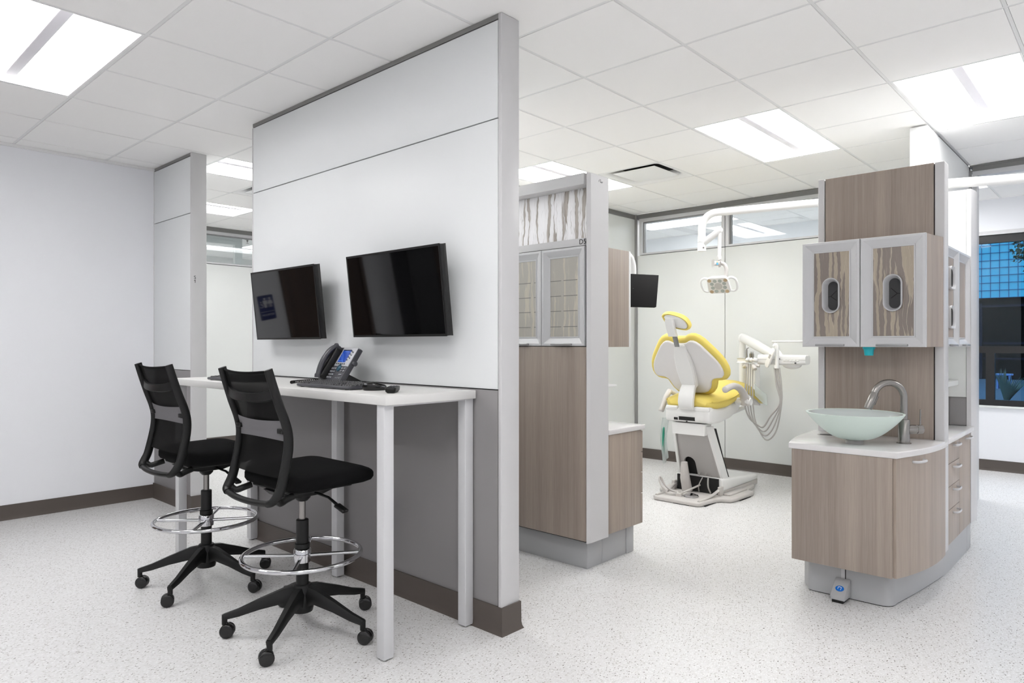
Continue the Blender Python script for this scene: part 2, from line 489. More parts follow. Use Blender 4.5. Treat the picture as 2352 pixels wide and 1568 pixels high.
ORG = {}
def obj(name, mb, m, parent=None, ang=47, label=None, flat=False):
    bm = mb.bm
    bmesh.ops.recalc_face_normals(bm, faces=bm.faces[:])
    org = ORG.get(parent.name, V((0, 0, 0))) if parent else V((0, 0, 0))
    me = bpy.data.meshes.new(name)
    if parent: bmesh.ops.translate(bm, vec=-org, verts=bm.verts[:])
    bm.to_mesh(me); bm.free()
    me.materials.append(m)
    if not flat:
        me.polygons.foreach_set('use_smooth', [True] * len(me.polygons))
        me.set_sharp_from_angle(angle=radians(ang))
    o = bpy.data.objects.new(name, me)
    COL.objects.link(o)
    if parent: o.parent = parent
    ORG[o.name] = org
    if label: o['label'] = label
    return o

def tag(o, label, cat, group=None, kind=None):
    if label: o['label'] = label
    if cat: o['category'] = cat
    if group: o['group'] = group
    if kind: o['kind'] = kind
    return o

def thing(name, label, cat, loc, group=None):
    o = bpy.data.objects.new(name, None)
    COL.objects.link(o)
    o.location = loc
    o.empty_display_size = 0.05
    ORG[o.name] = V(loc)
    return tag(o, label, cat, group)

def solo(name, mb, m, label, cat, loc, group=None, ang=47):
    """a thing that is one mesh, its origin at loc"""
    bmesh.ops.translate(mb.bm, vec=-V(loc), verts=mb.bm.verts[:])
    o = obj(name, mb, m, None, ang)
    o.location = loc
    ORG[o.name] = V(loc)
    return tag(o, label, cat, group)

def struct(name, mb, m, ang=35):
    o = obj(name, mb, m, None, ang)
    o['kind'] = 'structure'
    return o

def sparent(name):
    o = bpy.data.objects.new(name, None); COL.objects.link(o)
    o['kind'] = 'structure'; ORG[o.name] = V((0, 0, 0))
    return o

def text(name, body, size, loc, xa, ya, m, parent, align='CENTER', extr=0.0006, sx=1.0):
    cu = bpy.data.curves.new(name, 'FONT')
    cu.body = body; cu.size = size; cu.align_x = align; cu.align_y = 'CENTER'; cu.extrude = extr
    cu.materials.append(m)
    o = bpy.data.objects.new(name, cu); COL.objects.link(o)
    xa, ya = V(xa).normalized(), V(ya).normalized()
    za = xa.cross(ya)
    R = Matrix((xa, ya, za)).transposed().to_4x4()
    org = ORG.get(parent.name, V((0, 0, 0))) if parent else V((0, 0, 0))
    me = bpy.data.meshes.new_from_object(o)
    bpy.data.objects.remove(o)
    me.name = name
    me.transform(Matrix.Translation(V(loc) - org) @ R @ Matrix.Diagonal((sx, 1, 1, 1)))
    if not me.materials: me.materials.append(m)
    o = bpy.data.objects.new(name, me); COL.objects.link(o)
    o.parent = parent
    ORG[o.name] = org
    return o

GX = lambda j: 3.0517 + .6096 * j
GY = lambda i: 1.6594 + .6096 * i
ZC = 2.7586
XF = 6.72      # far wall
YB = 4.27      # wall between the bays
YL = 6.12      # left wall
YR = 8.61      # rear wall
XW = 8.43      # window wall
XP = 2.2       # face of the workstation partition

# ------------------------------------------------------------------ floor
mb = MB(); mb.box(-3.2, XW + .3, -3.6, 11.6, -0.06, 0)
struct('floor', mb, M['floor'])

# ------------------------------------------------------------------ ceiling with lay-in tiles, lights and vents
LIGHTS = [  # x0,x1,y0,y1, long axis, label
    (GX(-4), GX(-3), GY(3), GY(5), 'y', 'recessed ceiling light above the two black chairs, beside the plain left wall'),
    (GX(2), GX(4), GY(0), GY(1), 'x', 'recessed ceiling light in the middle of the bay, nearest the dental chair lamp'),
    (GX(2), GX(4), GY(-2), GY(-1), 'x', 'recessed ceiling light above the sink console, touching the white end wall'),
    (GX(2), GX(4), GY(3), GY(4), 'x', 'recessed ceiling light just above the tall storage tower marked D5'),
    (GX(-1), GX(1), GY(6), GY(7), 'x', 'recessed ceiling light seen through the gap left of the screens, nearer one'),
    (GX(-1), GX(1), GY(9), GY(10), 'x', 'recessed ceiling light seen through the gap left of the screens, farther one'),
    (7.17, 7.78, 1.05, 2.27, 'y', 'corridor ceiling light seen under the white lamp arm, near the window'),
    (7.17, 7.78, 3.49, 4.71, 'y', 'corridor ceiling light glimpsed through the far end of the glass transom'),
    (7.17, 7.78, -1.99, -.77, 'y', None),  # unlabelled entries: unseen fixtures added to brighten hall, corridor and back rooms
    (GX(-4), GX(-3), GY(-2), GY(0), 'y', None),
    (GX(-8), GX(-7), GY(3), GY(5), 'y', None),
    (GX(-8), GX(-7), GY(-2), GY(0), 'y', None),
    (GX(-8), GX(-7), GY(-7), GY(-5), 'y', None),
    (GX(-4), GX(-3), GY(-7), GY(-5), 'y', None),
    (GX(2), GX(4), GY(-6), GY(-5), 'x', None),
    (GX(2), GX(4), GY(8), GY(9), 'x', None),
    (GX(-1), GX(1), GY(3), GY(4), 'x', None),  # added out of sight behind the partition to brighten the tower front
    (GX(3), GX(5), GY(13), GY(14), 'x', None),
    (GX(0), GX(2), GY(15), GY(16), 'x', None),
    (7.17, 7.78, 5.93, 7.15, 'y', None),
]
VENTS = [(GX(3), GX(4), GY(2), GY(3), 'square white ceiling diffuser between the lights of the dental bay'),
         (GX(0), GX(1), GY(7), GY(8), 'square ceiling diffuser partly seen through the gap left of the screens')]
HOLES = [l[:4] for l in LIGHTS] + [v[:4] for v in VENTS]

def in_hole(cx, cy):
    return any(h[0] - .02 < cx < h[1] + .02 and h[2] - .02 < cy < h[3] + .02 for h in HOLES)

tiles = MB(); bars = MB()
def lay(xs, ys, xlo, xhi, ylo, yhi):
    w = 0.0095
    for x0, x1 in zip(xs, xs[1:]):
        a, b = max(x0, xlo), min(x1, xhi)
        if b - a < .03: continue
        for y0, y1 in zip(ys, ys[1:]):
            c, d = max(y0, ylo), min(y1, yhi)
            if d - c < .03 or in_hole((a + b) / 2, (c + d) / 2): continue
            A, B, Cc, D = a + w, b - w, c + w, d - w
            h = .0055
            tiles.loft([[V((A - .001, Cc - .001, ZC + h)), V((B + .001, Cc - .001, ZC + h)), V((B + .001, D + .001, ZC + h)), V((A - .001, D + .001, ZC + h))],
                        [V((A, Cc, ZC + .001)), V((B, Cc, ZC + .001)), V((B, D, ZC + .001)), V((A, D, ZC + .001))],
                        [V((A + .0015, Cc + .0015, ZC)), V((B - .0015, Cc + .0015, ZC)), V((B - .0015, D - .0015, ZC)), V((A + .0015, D - .0015, ZC))]], cap=True, cap0=False)
    for x in xs:
        if xlo <= x <= xhi: seg_bar('x', x, ylo, yhi, ys)
    for y in ys:
        if ylo <= y <= yhi: seg_bar('y', y, xlo, xhi, xs)

def seg_bar(ax, p, lo, hi, cuts):
    w = .0075
    cs = [lo] + [c for c in cuts if lo < c < hi] + [hi]
    for a, b in zip(cs, cs[1:]):
        m_ = (a + b) / 2
        q = (p, m_) if ax == 'x' else (m_, p)
        inside = any(h[0] + .02 < q[0] < h[1] - .02 and h[2] + .02 < q[1] < h[3] - .02 for h in HOLES)
        if inside: continue
        if ax == 'x': bars.box(p - w, p + w, a, b, ZC + .0025, ZC + .02)
        else: bars.box(a, b, p - w, p + w, ZC + .0027, ZC + .02)

lay([GX(j) for j in range(-11, 8)], [GY(i) for i in range(-9, 18)], -3.2, XF, -3.6, 11.6)
lay([7.17 + .6096 * k for k in range(-2, 4)], [1.05 + .6096 * k for k in range(-8, 14)], XF + .1, XW + .2, -3.6, 11.6)
ceil = struct('ceiling', tiles, M['tile'], ang=20)
obj('ceiling_grid', bars, M['grid'], ceil)
mb = MB(); mb.box(-3.3, XW + .35, -3.7, 11.7, ZC + .12, ZC + .16)  # unseen dark sheet added above the tiles to stop light leaks
pl = obj('leak_backing', mb, M['backing'], ceil)

def ceiling_light(x0, x1, y0, y1, ax, label):
    cx, cy = (x0 + x1) / 2, (y0 + y1) / 2
    t = thing('ceiling_light', label or 'unseen recessed ceiling light added to brighten the rooms', 'ceiling light', (cx, cy, ZC), 'recessed ceiling lights')
    f = MB(); e = .012; d = .05
    # frame: flat rim then recessed sides
    def ring(ins, z): return [V((x0 + ins, y0 + ins, z)), V((x1 - ins, y0 + ins, z)), V((x1 - ins, y1 - ins, z)), V((x0 + ins, y1 - ins, z))]
    f.loft([ring(.008, ZC + .07), ring(.008, ZC + .001), ring(e + .006, ZC + .001), ring(e + .012, ZC + d + .005)], cap=False)
    obj('frame', f, M['white_paint'], t)
    g = MB(); i = e + .01
    g.box(x0 + i, x1 - i, y0 + i, y1 - i, ZC + d, ZC + d + .012)
    obj('diffuser', g, M['emit_dim' if 5.2 < y0 < 8 and x0 < 6 else 'emit'], t)
    b = MB()
    if ax == 'y': b.box(cx - .028, cx + .028, y0 + .05, y1 - .05, ZC + d - .016, ZC + d - .002, .004)
    else: b.box(x0 + .05, x1 - .05, cy - .028, cy + .028, ZC + d - .016, ZC + d - .002, .004)
    obj('center_bar', b, M['basket'], t)
for L_ in LIGHTS: ceiling_light(*L_)

for x0, x1, y0, y1, lab in VENTS:
    cx, cy = (x0 + x1) / 2, (y0 + y1) / 2
    t = thing('ceiling_vent', lab, 'ceiling vent', (cx, cy, ZC), 'square ceiling diffusers')
    f = MB()
    def ring(h, z): return [V((p[0], p[1], z)) for p in rrect(cx, cy, h, h, .02 + (.3 - h) * .6, 4)]
    f.loft([ring(.296, ZC + .03), ring(.297, ZC + .001), ring(.282, ZC + .001), ring(.262, ZC + .008), ring(.246, ZC + .025), ring(.238, ZC + .055), ring(.236, ZC + .1)], cap=False)
    obj('frame', f, M['white_paint'], t)
    g = MB(); g.box(cx - .17, cx + .17, cy - .17, cy + .17, ZC + .05, ZC + .105)
    obj('throat', g, M['gap'], t)
    g = MB(); g.box(cx - .24, cx + .24, cy - .24, cy + .24, ZC + .1, ZC + .11)
    obj('duct', g, M['duct'], t)
    g = MB(); g.box(cx - .205, cx + .205, cy - .205, cy + .205, ZC + .004, ZC + .009, .002)
    obj('face_plate', g, M['white_paint'], t)

# ------------------------------------------------------------------ outer walls
def baseboard(name, a, b, nrm, h=.11):
    """run from a to b (xy), nrm = direction into the room"""
    a, b, n = V(a), V(b), V(nrm)
    mb = MB()
    prof = [(0, 0), (.016, 0), (.010, .012), (.0075, .03), (.006, h), (0, h)]
    mb.loft([[V((q.x + n.x * p[0], q.y + n.y * p[0], p[1])) for p in prof] for q in (a, b)])
    return mb

# left wall, with the door and the sign that the screens reflect
mb = MB(); mb.box(-3.2, XP + .02, YL, YL + .12, 0, ZC + .1)
wl = struct('wall_left', mb, M['wall'])
b = struct('baseboard_left', baseboard('b', (.78, YL), (XP, YL), (0, -1)), M['base'])
mb = MB(); mb.box(-3.2, XP, YL - .02, YL, ZC - .022, ZC - .001)
obj('wall_angle', mb, M['grid'], wl)
d1 = sparent('door_1')
mb = MB(); mb.box(-.16, .72, YL - .012, YL, 0.0, 2.13, .003)
obj('leaf', mb, M['door'], d1)
mb = MB()
for x0, x1, z0, z1 in ((-.21, -.16, 0, 2.18), (.72, .765, 0, 2.18), (-.16, .72, 2.13, 2.18)):
    mb.box(x0, x1, YL - .03, YL, z0, z1, .004)
obj('frame', mb, M['door'], d1)
mb = MB(); mb.lathe([(.03, 0), (.03, .006), (.01, .008), (.01, .05)], (.64, YL - .012, 1.02), (0, -1, 0), 16)
mb.tube([(.64, YL - .06, 1.02), (.53, YL - .06, 1.02)], .009)
obj('handle', mb, M['steel'], d1)
d2 = sparent('door_2')
mb = MB(); mb.box(-2.2, -1.24, YL - .012, YL, 0.0, 2.13, .003); obj('leaf', mb, M['door'], d2)
mb = MB(); mb.box(-.98, -.6, YL - .3, YL - .001, 0.0, 2.3, .004)
solo('broom_cabinet', mb, M['slot'], 'narrow dark cabinet beside the wooden door on the left wall', 'cabinet', (-.79, YL - .15, 0))

# restroom sign (seen mirrored in the left-hand screen)
sg = thing('restroom_sign', 'blue restroom sign on the plain wall, seen mirrored in a dark screen', 'sign', (.951, YL, 1.395))
mb = MB(); mb.prism(rrect(.951, 1.395, .079, .116, .012), lambda u, v, w: (u, YL - w, v), 0.0, .005, .0015)
obj('plate', mb, M['navy'], sg)
def fig(mb, f, cx, cz, s, woman):
    mb.prism([(cx + .011 * s * cos(a), cz + .038 * s + .011 * s * sin(a)) for a in [2 * pi * k / 14 for k in range(14)]], f, .005, .0062)
    if woman:
        mb.prism([(cx - .012 * s, cz + .024 * s), (cx + .012 * s, cz + .024 * s), (cx + .028 * s, cz - .012 * s), (cx - .028 * s, cz - .012 * s)], f, .005, .0062)
        for q in (-1, 1): mb.prism([(cx + q * .008 * s - .004 * s, cz - .012 * s), (cx + q * .008 * s + .004 * s, cz - .012 * s), (cx + q * .008 * s + .004 * s, cz - .045 * s), (cx + q * .008 * s - .004 * s, cz - .045 * s)], f, .005, .0062)
    else:
        mb.prism([(cx - .02 * s, cz + .024 * s), (cx + .02 * s, cz + .024 * s), (cx + .02 * s, cz - .01 * s), (cx + .013 * s, cz - .01 * s), (cx + .012 * s, cz - .045 * s), (cx - .012 * s, cz - .045 * s), (cx - .013 * s, cz - .01 * s), (cx - .02 * s, cz - .01 * s)], f, .005, .0062)
ff = lambda u, v, w: (u, YL - w, v)
mb = MB(); fig(mb, ff, .91, 1.44, 1.0, True); fig(mb, ff, .962, 1.44, 1.0, False)
mb.prism([(.934, 1.395), (.937, 1.395), (.937, 1.49), (.934, 1.49)], ff, .005, .0062)
# wheelchair figure
mb.prism([(1.004 + .006 * cos(a), 1.452 + .006 * sin(a)) for a in [2 * pi * k / 12 for k in range(12)]], ff, .005, .0062)
mb.tube([(1.004, YL - .0056, 1.445), (1.005, YL - .0056, 1.424), (.992, YL - .0056, 1.424), (.986, YL - .0056, 1.404)], .0028, 6)
mb.tube([(1.003 + .016 * cos(a), YL - .0056, 1.414 + .016 * sin(a)) for a in [radians(80 + 260 * k / 12) for k in range(13)]], .0022, 6)
mb.prism([(.885, 1.355), (1.02, 1.355), (1.02, 1.358), (.885, 1.358)], ff, .005, .0062)
obj('pictogram', mb, M['white_print'], sg)
text('lettering', 'RESTROOM', .024, (.951, YL - .0055, 1.325), (1, 0, 0), (0, 0, 1), M['white_print'], sg)

# other room shell walls
mb = MB(); mb.box(-3.3, -3.2, -3.6, YL + .12, 0, ZC + .1); struct('wall_side', mb, M['wall'])
mb = MB(); mb.box(-3.3, XW + .3, -3.7, -3.6, 0, ZC + .1); struct('wall_near', mb, M['wall'])
mb = MB(); mb.box(XP - .1, XP + .02, YL + .12, YR, 0, ZC + .1); struct('wall_inner', mb, M['white_wall'])
mb = MB(); mb.box(XP - .1, XW + .3, 11.5, 11.6, 0, ZC + .1); struct('wall_outer', mb, M['white_wall'])
mb = MB(); mb.box(XP - .1, XP, YR + .1, 11.5, 0, ZC + .1); struct('wall_outer_side', mb, M['white_wall'])

# wall with transom windows: generic builder.  axis 'x': plane x=const facing -x, runs in y.  axis 'y': plane y=const facing -y, runs in x
def modular_wall(wname, axis, p, lo, hi, panels, winruns, wbase, zs=2.294, thick=.1, base_name=None):
    def B(mb, u0, u1, w0, w1, z0, z1, bev=0):
        if axis == 'x': mb.box(p + w0, p + w1, u0, u1, z0, z1, bev)
        else: mb.box(u0, u1, p + w0, p + w1, z0, z1, bev)
    root = sparent(wname)
    mb = MB(); B(mb, lo, hi, .012, thick, 0, zs - .006); obj('core', mb, M['seam'], root)
    mb = MB()
    for a, c in zip(panels, panels[1:]):
        B(mb, a + .003, c - .003, 0, .014, .02, zs - .004, .001)
        B(mb, a + .003, c - .003, thick - .002, thick + .01, .02, zs - .004, .001)
    obj('panel', mb, M['panel_white'], root)
    mb = MB(); B(mb, lo, hi, .0, thick, ZC - .05, ZC - .004); B(mb, lo, hi, -.006, thick + .006, ZC - .016, ZC)
    B(mb, lo, hi, -.006, thick + .006, ZC - .052, ZC - .044)
    obj('top_rail', mb, M['rail'], root)
    for k, (a, c) in enumerate(winruns):
        w = sparent('window_%d' % (wbase + k))
        mb = MB(); e = .035; zt = ZC - .052; zb = zs
        B(mb, a + .004, c - .004, 0, thick, zt - e, zt)
        B(mb, a + .004, c - .004, 0, thick, zb + .003, zb + .022)
        B(mb, a + .004, a + .004 + e, .0, thick, zb + .022, zt - e)
        B(mb, c - .004 - e, c - .004, .0, thick, zb + .022, zt - e)
        # stepped inner stop
        obj('frame', mb, M['alu'], w)
        mb = MB(); s_ = .012
        i0, i1 = a + .004 + e, c - .004 - e
        B(mb, i0, i0 + s_, .03, thick - .03, zb + .022, zt - e); B(mb, i1 - s_, i1, .03, thick - .03, zb + .022, zt - e)
        B(mb, i0 + s_, i1 - s_, .03, thick - .03, zt - e - s_, zt - e)
        obj('glazing_stop', mb, M['silver_dark'], w)
        mb = MB(); B(mb, i0 + .002, i1 - .002, .048, .052, zb + .022, zt - e)
        obj('pane', mb, M['glass'], w)
    if base_name:
        if axis == 'x':
            q = struct(base_name, baseboard('b', (p, lo), (p, hi), (-1, 0)), M['base'])
        else:
            q = struct(base_name, baseboard('b', (lo, p), (hi, p), (0, -1)), M['base'])
    return root

modular_wall('wall_far', 'x', XF, 1.06, YB - .03, [1.06, 2.12, 3.185, YB - .03], [(1.06, 2.12), (2.12, 3.185), (3.185, YB - .05)], 1, base_name='baseboard_far')
# bay side wall (no windows)
mb = MB(); mb.box(XP + .115, XF + .1, YB, YB + .1, 0, ZC - .05); wb_ = struct('wall_bay', mb, M['panel_white'])
mb = MB(); mb.box(XP + .115, XF + .1, YB - .002, YB + .1, ZC - .048, ZC - .002); mb.box(XP + .115, XF, YB - .008, YB, ZC - .016, ZC - .001); mb.box(XP + .115, XF, YB - .008, YB, ZC - .052, ZC - .044)
obj('top_rail', mb, M['rail'], wb_)
mb = MB(); mb.box(XF - .014, XF + .0, YB - .03, YB - .001, .0, ZC)
obj('corner_trim', mb, M['silver_dark'], wb_)
struct('baseboard_bay', baseboard('b', (XP + .2, YB), (XF, YB), (0, -1)), M['base'])
# rear wall
modular_wall('wall_rear', 'y', YR, XP + .02, XF + .1, [XP + .02, 3.3, 4.7, 5.7, XF + .1], [(XP + .02, 3.3), (3.3, 4.7), (4.7, 5.7), (5.7, XF + .1)], 4, base_name='baseboard_rear')
# second glazed frame standing behind the rear transom
mb = MB()
mb.box(2.3, 4.2, 8.86, 8.92, 2.60, 2.755); mb.box(4.2, 4.296, 8.86, 8.92, 2.0, 2.755); mb.box(2.3, 6.6, 8.86, 8.92, 0, 2.0)
struct('wall_beyond', mb, M['panel_white'])
sp = thing('sprinkler_head', 'small sprinkler head on the ceiling seen through the glass left of the screens', 'sprinkler', (4.58, 9.29, ZC))
mb = MB(); mb.lathe([(.035, 0), (.035, -.004), (.014, -.006), (.012, -.03), (.004, -.032), (.004, -.05), (.02, -.052), (.02, -.055)], (4.58, 9.29, ZC), n=16)
obj('body', mb, M['steel'], sp)

# short white wall whose end shows above the console
mb = MB(); mb.box(5.235, XF, 1.054, 1.158, 0, ZC - .012); we = struct('wall_end', mb, M['white_wall'])
mb = MB(); mb.box(5.6, XF, 1.058, 1.154, ZC - .012, ZC - .0005); obj('head_gap', mb, M['gap'], we)
mb = MB(); mb.box(XF - .012, XF, 1.034, 1.054, 0, ZC - .05); obj('corner_trim', mb, M['silver_dark'], we)
# open glazed front towards the corridor
wd = sparent('window_8')
mb = MB(); mb.box(XF, XF + .1, -3.6, 1.03, ZC - .05, ZC - .004); mb.box(XF - .006, XF + .106, -3.6, 1.05, ZC - .016, ZC); mb.box(XF - .006, XF + .106, -3.6, 1.05, ZC - .052, ZC - .044)
obj('top_rail', mb, M['rail'], wd)
mb = MB(); mb.box(XF, XF + .1, -3.6, 1.03, ZC - .088, ZC - .052); mb.box(XF, XF + .1, 1.0, 1.035, 0, ZC - .088)
obj('frame', mb, M['alu'], wd)

# corridor outer wall with the big window
W0, W1, WZ0, WZ1 = -1.4, 1.62, .66, 2.40
mb = MB()
t_ = .2
for y0, y1, z0, z1 in ((-3.6, W0, 0, ZC + .1), (W1, 11.6, 0, ZC + .1), (W0, W1, 0, WZ0), (W0, W1, WZ1, ZC + .1)):
    mb.box(XW, XW + t_, y0, y1, z0, z1)
ww = struct('wall_window', mb, M['wall'])
mb = MB(); mb.box(XW - .02, XW + .1, W0, W1, WZ0 - .022, WZ0 - .001, .004); obj('window_ledge', mb, M['panel_white'], ww)
mb = MB(); mb.box(XW - .012, XW + .03, W0, W1, WZ1 - .004, WZ1 + .035); obj('head_trim', mb, M['silver'], ww)
struct('baseboard_window', baseboard('b', (XW, -3.6), (XW, 11.5), (-1, 0)), M['base'])
wx = sparent('window_9')
mb = MB(); x0, x1 = XW + .01, XW + .07
mb.box(x0, x1, W0, W1, WZ0 + .002, WZ0 + .06); mb.box(x0, x1, W0, W1, WZ1 - .085, WZ1 - .006)
mb.box(x0, x1, W1 - .06, W1, WZ0 + .06, WZ1 - .085); mb.box(x0, x1, W0, W0 + .06, WZ0 + .06, WZ1 - .085)
mb.box(x0, x1, W0 + .06, W1 - .06, 1.195, 1.265)
for yy in (1.145, -.2): mb.box(x0, x1, yy - .04, yy + .035, WZ0 + .06, 1.195)
mb.box(x0, x1, .28, .34, 1.265, WZ1 - .085)
obj('frame', mb, M['black_frame'], wx)
mb = MB(); mb.box(XW + .035, XW + .041, W0 + .06, W1 - .06, WZ0 + .06, WZ1 - .085)
obj('pane', mb, M['glass_ext'], wx)

# ------------------------------------------------------------------ outdoors
mb = MB(); mb.box(XW + .3, 60, -40, 50, -.06, 0); gr = struct('ground', mb, M['paving'])
bd = thing('office_building', 'building with a blue glass facade and dark ground storey outside the window', 'building', (30, 5, 0))
mb = MB(); mb.box(30, 31, -30, 40, 2.95, 14); obj('glass_facade', mb, M['facade'], bd)
mb = MB()
for k in range(-30, 60): mb.box(29.97, 30, k * .27 - .007, k * .27 + .007, 2.95, 14)
for k in range(0, 41): mb.box(29.965, 30, -30, 40, 2.95 + k * .27 - .007, 2.95 + k * .27 + .007)
obj('facade_joints', mb, M['facade_line'], bd)
mb = MB(); mb.box(30.2, 31, -30, 40, 0, 2.95); obj('ground_storey', mb, M['dark_store'], bd)
mb = MB()
for yy in (1.2, 2.5, 4.4, 4.9, 7.4):
    mb.box(30.05, 30.2, yy - .08, yy + .08, 0, 2.76)
mb.box(30.08, 30.2, -30, 40, 2.62, 2.70); mb.box(30.08, 30.2, 2.62, 4.28, 1.27, 1.34); mb.box(30.08, 30.2, -4, 4.28, .72, .78)
obj('shopfront_frame', mb, M['store_frame'], bd)
tr = thing('street_tree', 'leafy tree hanging over the blue facade at the edge of the window', 'tree', (16, .95, 0))
mb = MB(); mb.tube([(16, .95, 0), (16.05, .95, 1.5), (16, 1.0, 3.2), (16.1, 1.1, 5)], [.09, .08, .06, .03], 10); obj('trunk', mb, M['bark'], tr)
mb = MB()
for k in range(11000):
    a = random.random() * 2 * pi; zz = random.uniform(2.15, 5.6)
    rr = (1.05 - .10 * abs(zz - 4.6)) * (0.55 if zz < 2.9 else (.8 if zz < 3.4 else 1.0)) * sqrt(random.random())
    c = V((16 + rr * cos(a), 1.16 + rr * sin(a) * .95, zz + random.uniform(-.1, .1)))
    d = V((random.uniform(-1, 1), random.uniform(-1, 1), random.uniform(-.9, .3))).normalized()
    e = d.cross(V((random.uniform(-1, 1), random.uniform(-1, 1), random.uniform(-1, 1)))).normalized()
    l, w = random.uniform(.06, .11), random.uniform(.02, .032)
    mb.face([c, c + d * l * .5 + e * w, c + d * l, c + d * l * .5 - e * w])
obj('crown', mb, M['leaf'], tr, flat=True)
yu = thing('yucca', 'spiky yucca plant outside the lower window pane', 'plant', (18.2, 2.18, 0))
mb = MB()
for k in range(60):
    a = k * 2.399; el = radians(46 + 42 * ((k * .618) % 1)); l = random.uniform(.62, .85)
    d = V((cos(a) * cos(el), sin(a) * cos(el), sin(el)))
    s = V((-sin(a), cos(a), 0))
    b0 = V((18.2, 2.18, -.01)) + d * .02
    pts = []
    rings = []
    for q in range(5):
        t = q / 4
        c = b0 + d * l * t + V((0, 0, -.10 * t * t * l))
        w = .028 * (1 - t) ** .7 + .001
        rings.append([c - s * w, c + V((0, 0, .008)), c + s * w])
    mb.loft(rings, cap=False, closed=False)
obj('leaf_rosette', mb, M['yucca'], yu)
bn = thing('bench', 'pale blue bench beyond the yucca outside the window', 'bench', (24, 2.9, 0))
mb = MB(); mb.box(23.8, 24.2, 2.72, 3.12, .38, .43, .01); obj('seat', mb, M['paleblue'], bn)
mb = MB()
for yy in (2.78, 2.92, 3.06): mb.box(23.85, 24.15, yy - .02, yy + .02, 0, .38)
obj('legs', mb, M['paleblue'], bn)

# ------------------------------------------------------------------ partitions (workstation wall and stub)
def partition(name, y0, y1, post_face):
    root = sparent(name)
    x0, x1 = XP, XP + .11
    mb = MB(); mb.box(x0 + .012, x1 - .012, y0 + .02, y1, 0, ZC - .03); obj('core', mb, M['seam'], root)
    def pan(nm, z0, z1, m):
        mb = MB(); mb.box(x0, x0 + .014, y0 + .026, y1 - .008, z0, z1, .0012); mb.box(x1 - .014, x1, y0 + .026, y1 - .008, z0, z1, .0012)
        return obj(nm, mb, m, root)
    pan('lower_panel', .02, 1.0815, M['low_panel'])
    pan('middle_panel', 1.0865, 2.2925, M['panel'])
    pan('upper_panel', 2.2985, 2.731, M['panel'])
    mb = MB(); mb.box(x0 - .002, x1 + .002, y0 + .02, y1 - .004, 2.735, ZC - .001); obj('top_rail', mb, M['rail'], root)
    mb = MB(); mb.box(x0 - .004, x1 + .004, y0, y0 + .021, .0, ZC - .001, .004); obj('end_post', mb, M['silver'], root)
    mb = MB(); mb.box(x0 - .002, x1 + .002, y1 - .008, y1 + .008, .0, 2.733, .003); obj('edge_trim', mb, M['silver'], root)
    mb = MB()
    h = .122; prof = [(0, 0), (.018, 0), (.012, .012), (.009, .03), (.008, h), (0, h)]
    loop = [(x0, y1, -1, 0), (x0, y0, -1, -1), (x1, y0, 1, -1), (x1, y1, 1, 0)]
    mb.loft([[V((q[0] + q[2] * p[0], q[1] + q[3] * p[0], p[1])) for p in prof] for q in loop])
    obj('baseboard', mb, M['base'], root)
    return root
pt = partition('wall_partition', 2.085, 4.385, True)
ps = partition('wall_stub', 5.36, 6.12, True)
text('bay_letter', 'S', .037, (XP + .0235, 5.3595, 1.799), (1, 0, 0), (0, 0, 1), M['text'], ps)
mb = MB(); mb.prism([(-.0005, -.0125), (.0035, -.0125), (.0035, .0125), (.0005, .0125), (-.0015, .0085), (-.007, .0055), (-.007, .002), (-.0005, .0045)], lambda u, v, w: (XP + .0235 + u, 5.3602 - w, 1.7705 + v), 0, .0012)
obj('bay_number', mb, M['text'], ps)

# ------------------------------------------------------------------ workstation desk
DT = 1.078
dk = thing('standing_desk', 'long white standing-height desk against the grey partition', 'desk', (1.94, 3.3, 0))
mb = MB(); mb.box(1.682, 2.188, 2.238, 4.40, DT - .038, DT, .002); obj('desktop', mb, M['desk'], dk)
for k, (x, y) in enumerate(((1.687, 2.256), (2.142, 2.259), (2.118, 3.262), (1.700, 4.335), (2.142, 4.30))):
    mb = MB(); mb.box(x, x + .05, y, y + .05, .006, DT - .038, .003)
    lg = obj('leg', mb, M['leg'], dk)
    mb = MB(); mb.lathe([(.015, 0), (.015, .007)], (x + .025, y + .025, 0), n=12); obj('glide', mb, M['black'], lg)
mb = MB(); mb.box(1.735, 2.14, 2.262, 2.30, DT - .046, DT - .038); mb.box(1.745, 2.14, 4.31, 4.35, DT - .046, DT - .038)
obj('mounting_plate', mb, M['leg'], dk)

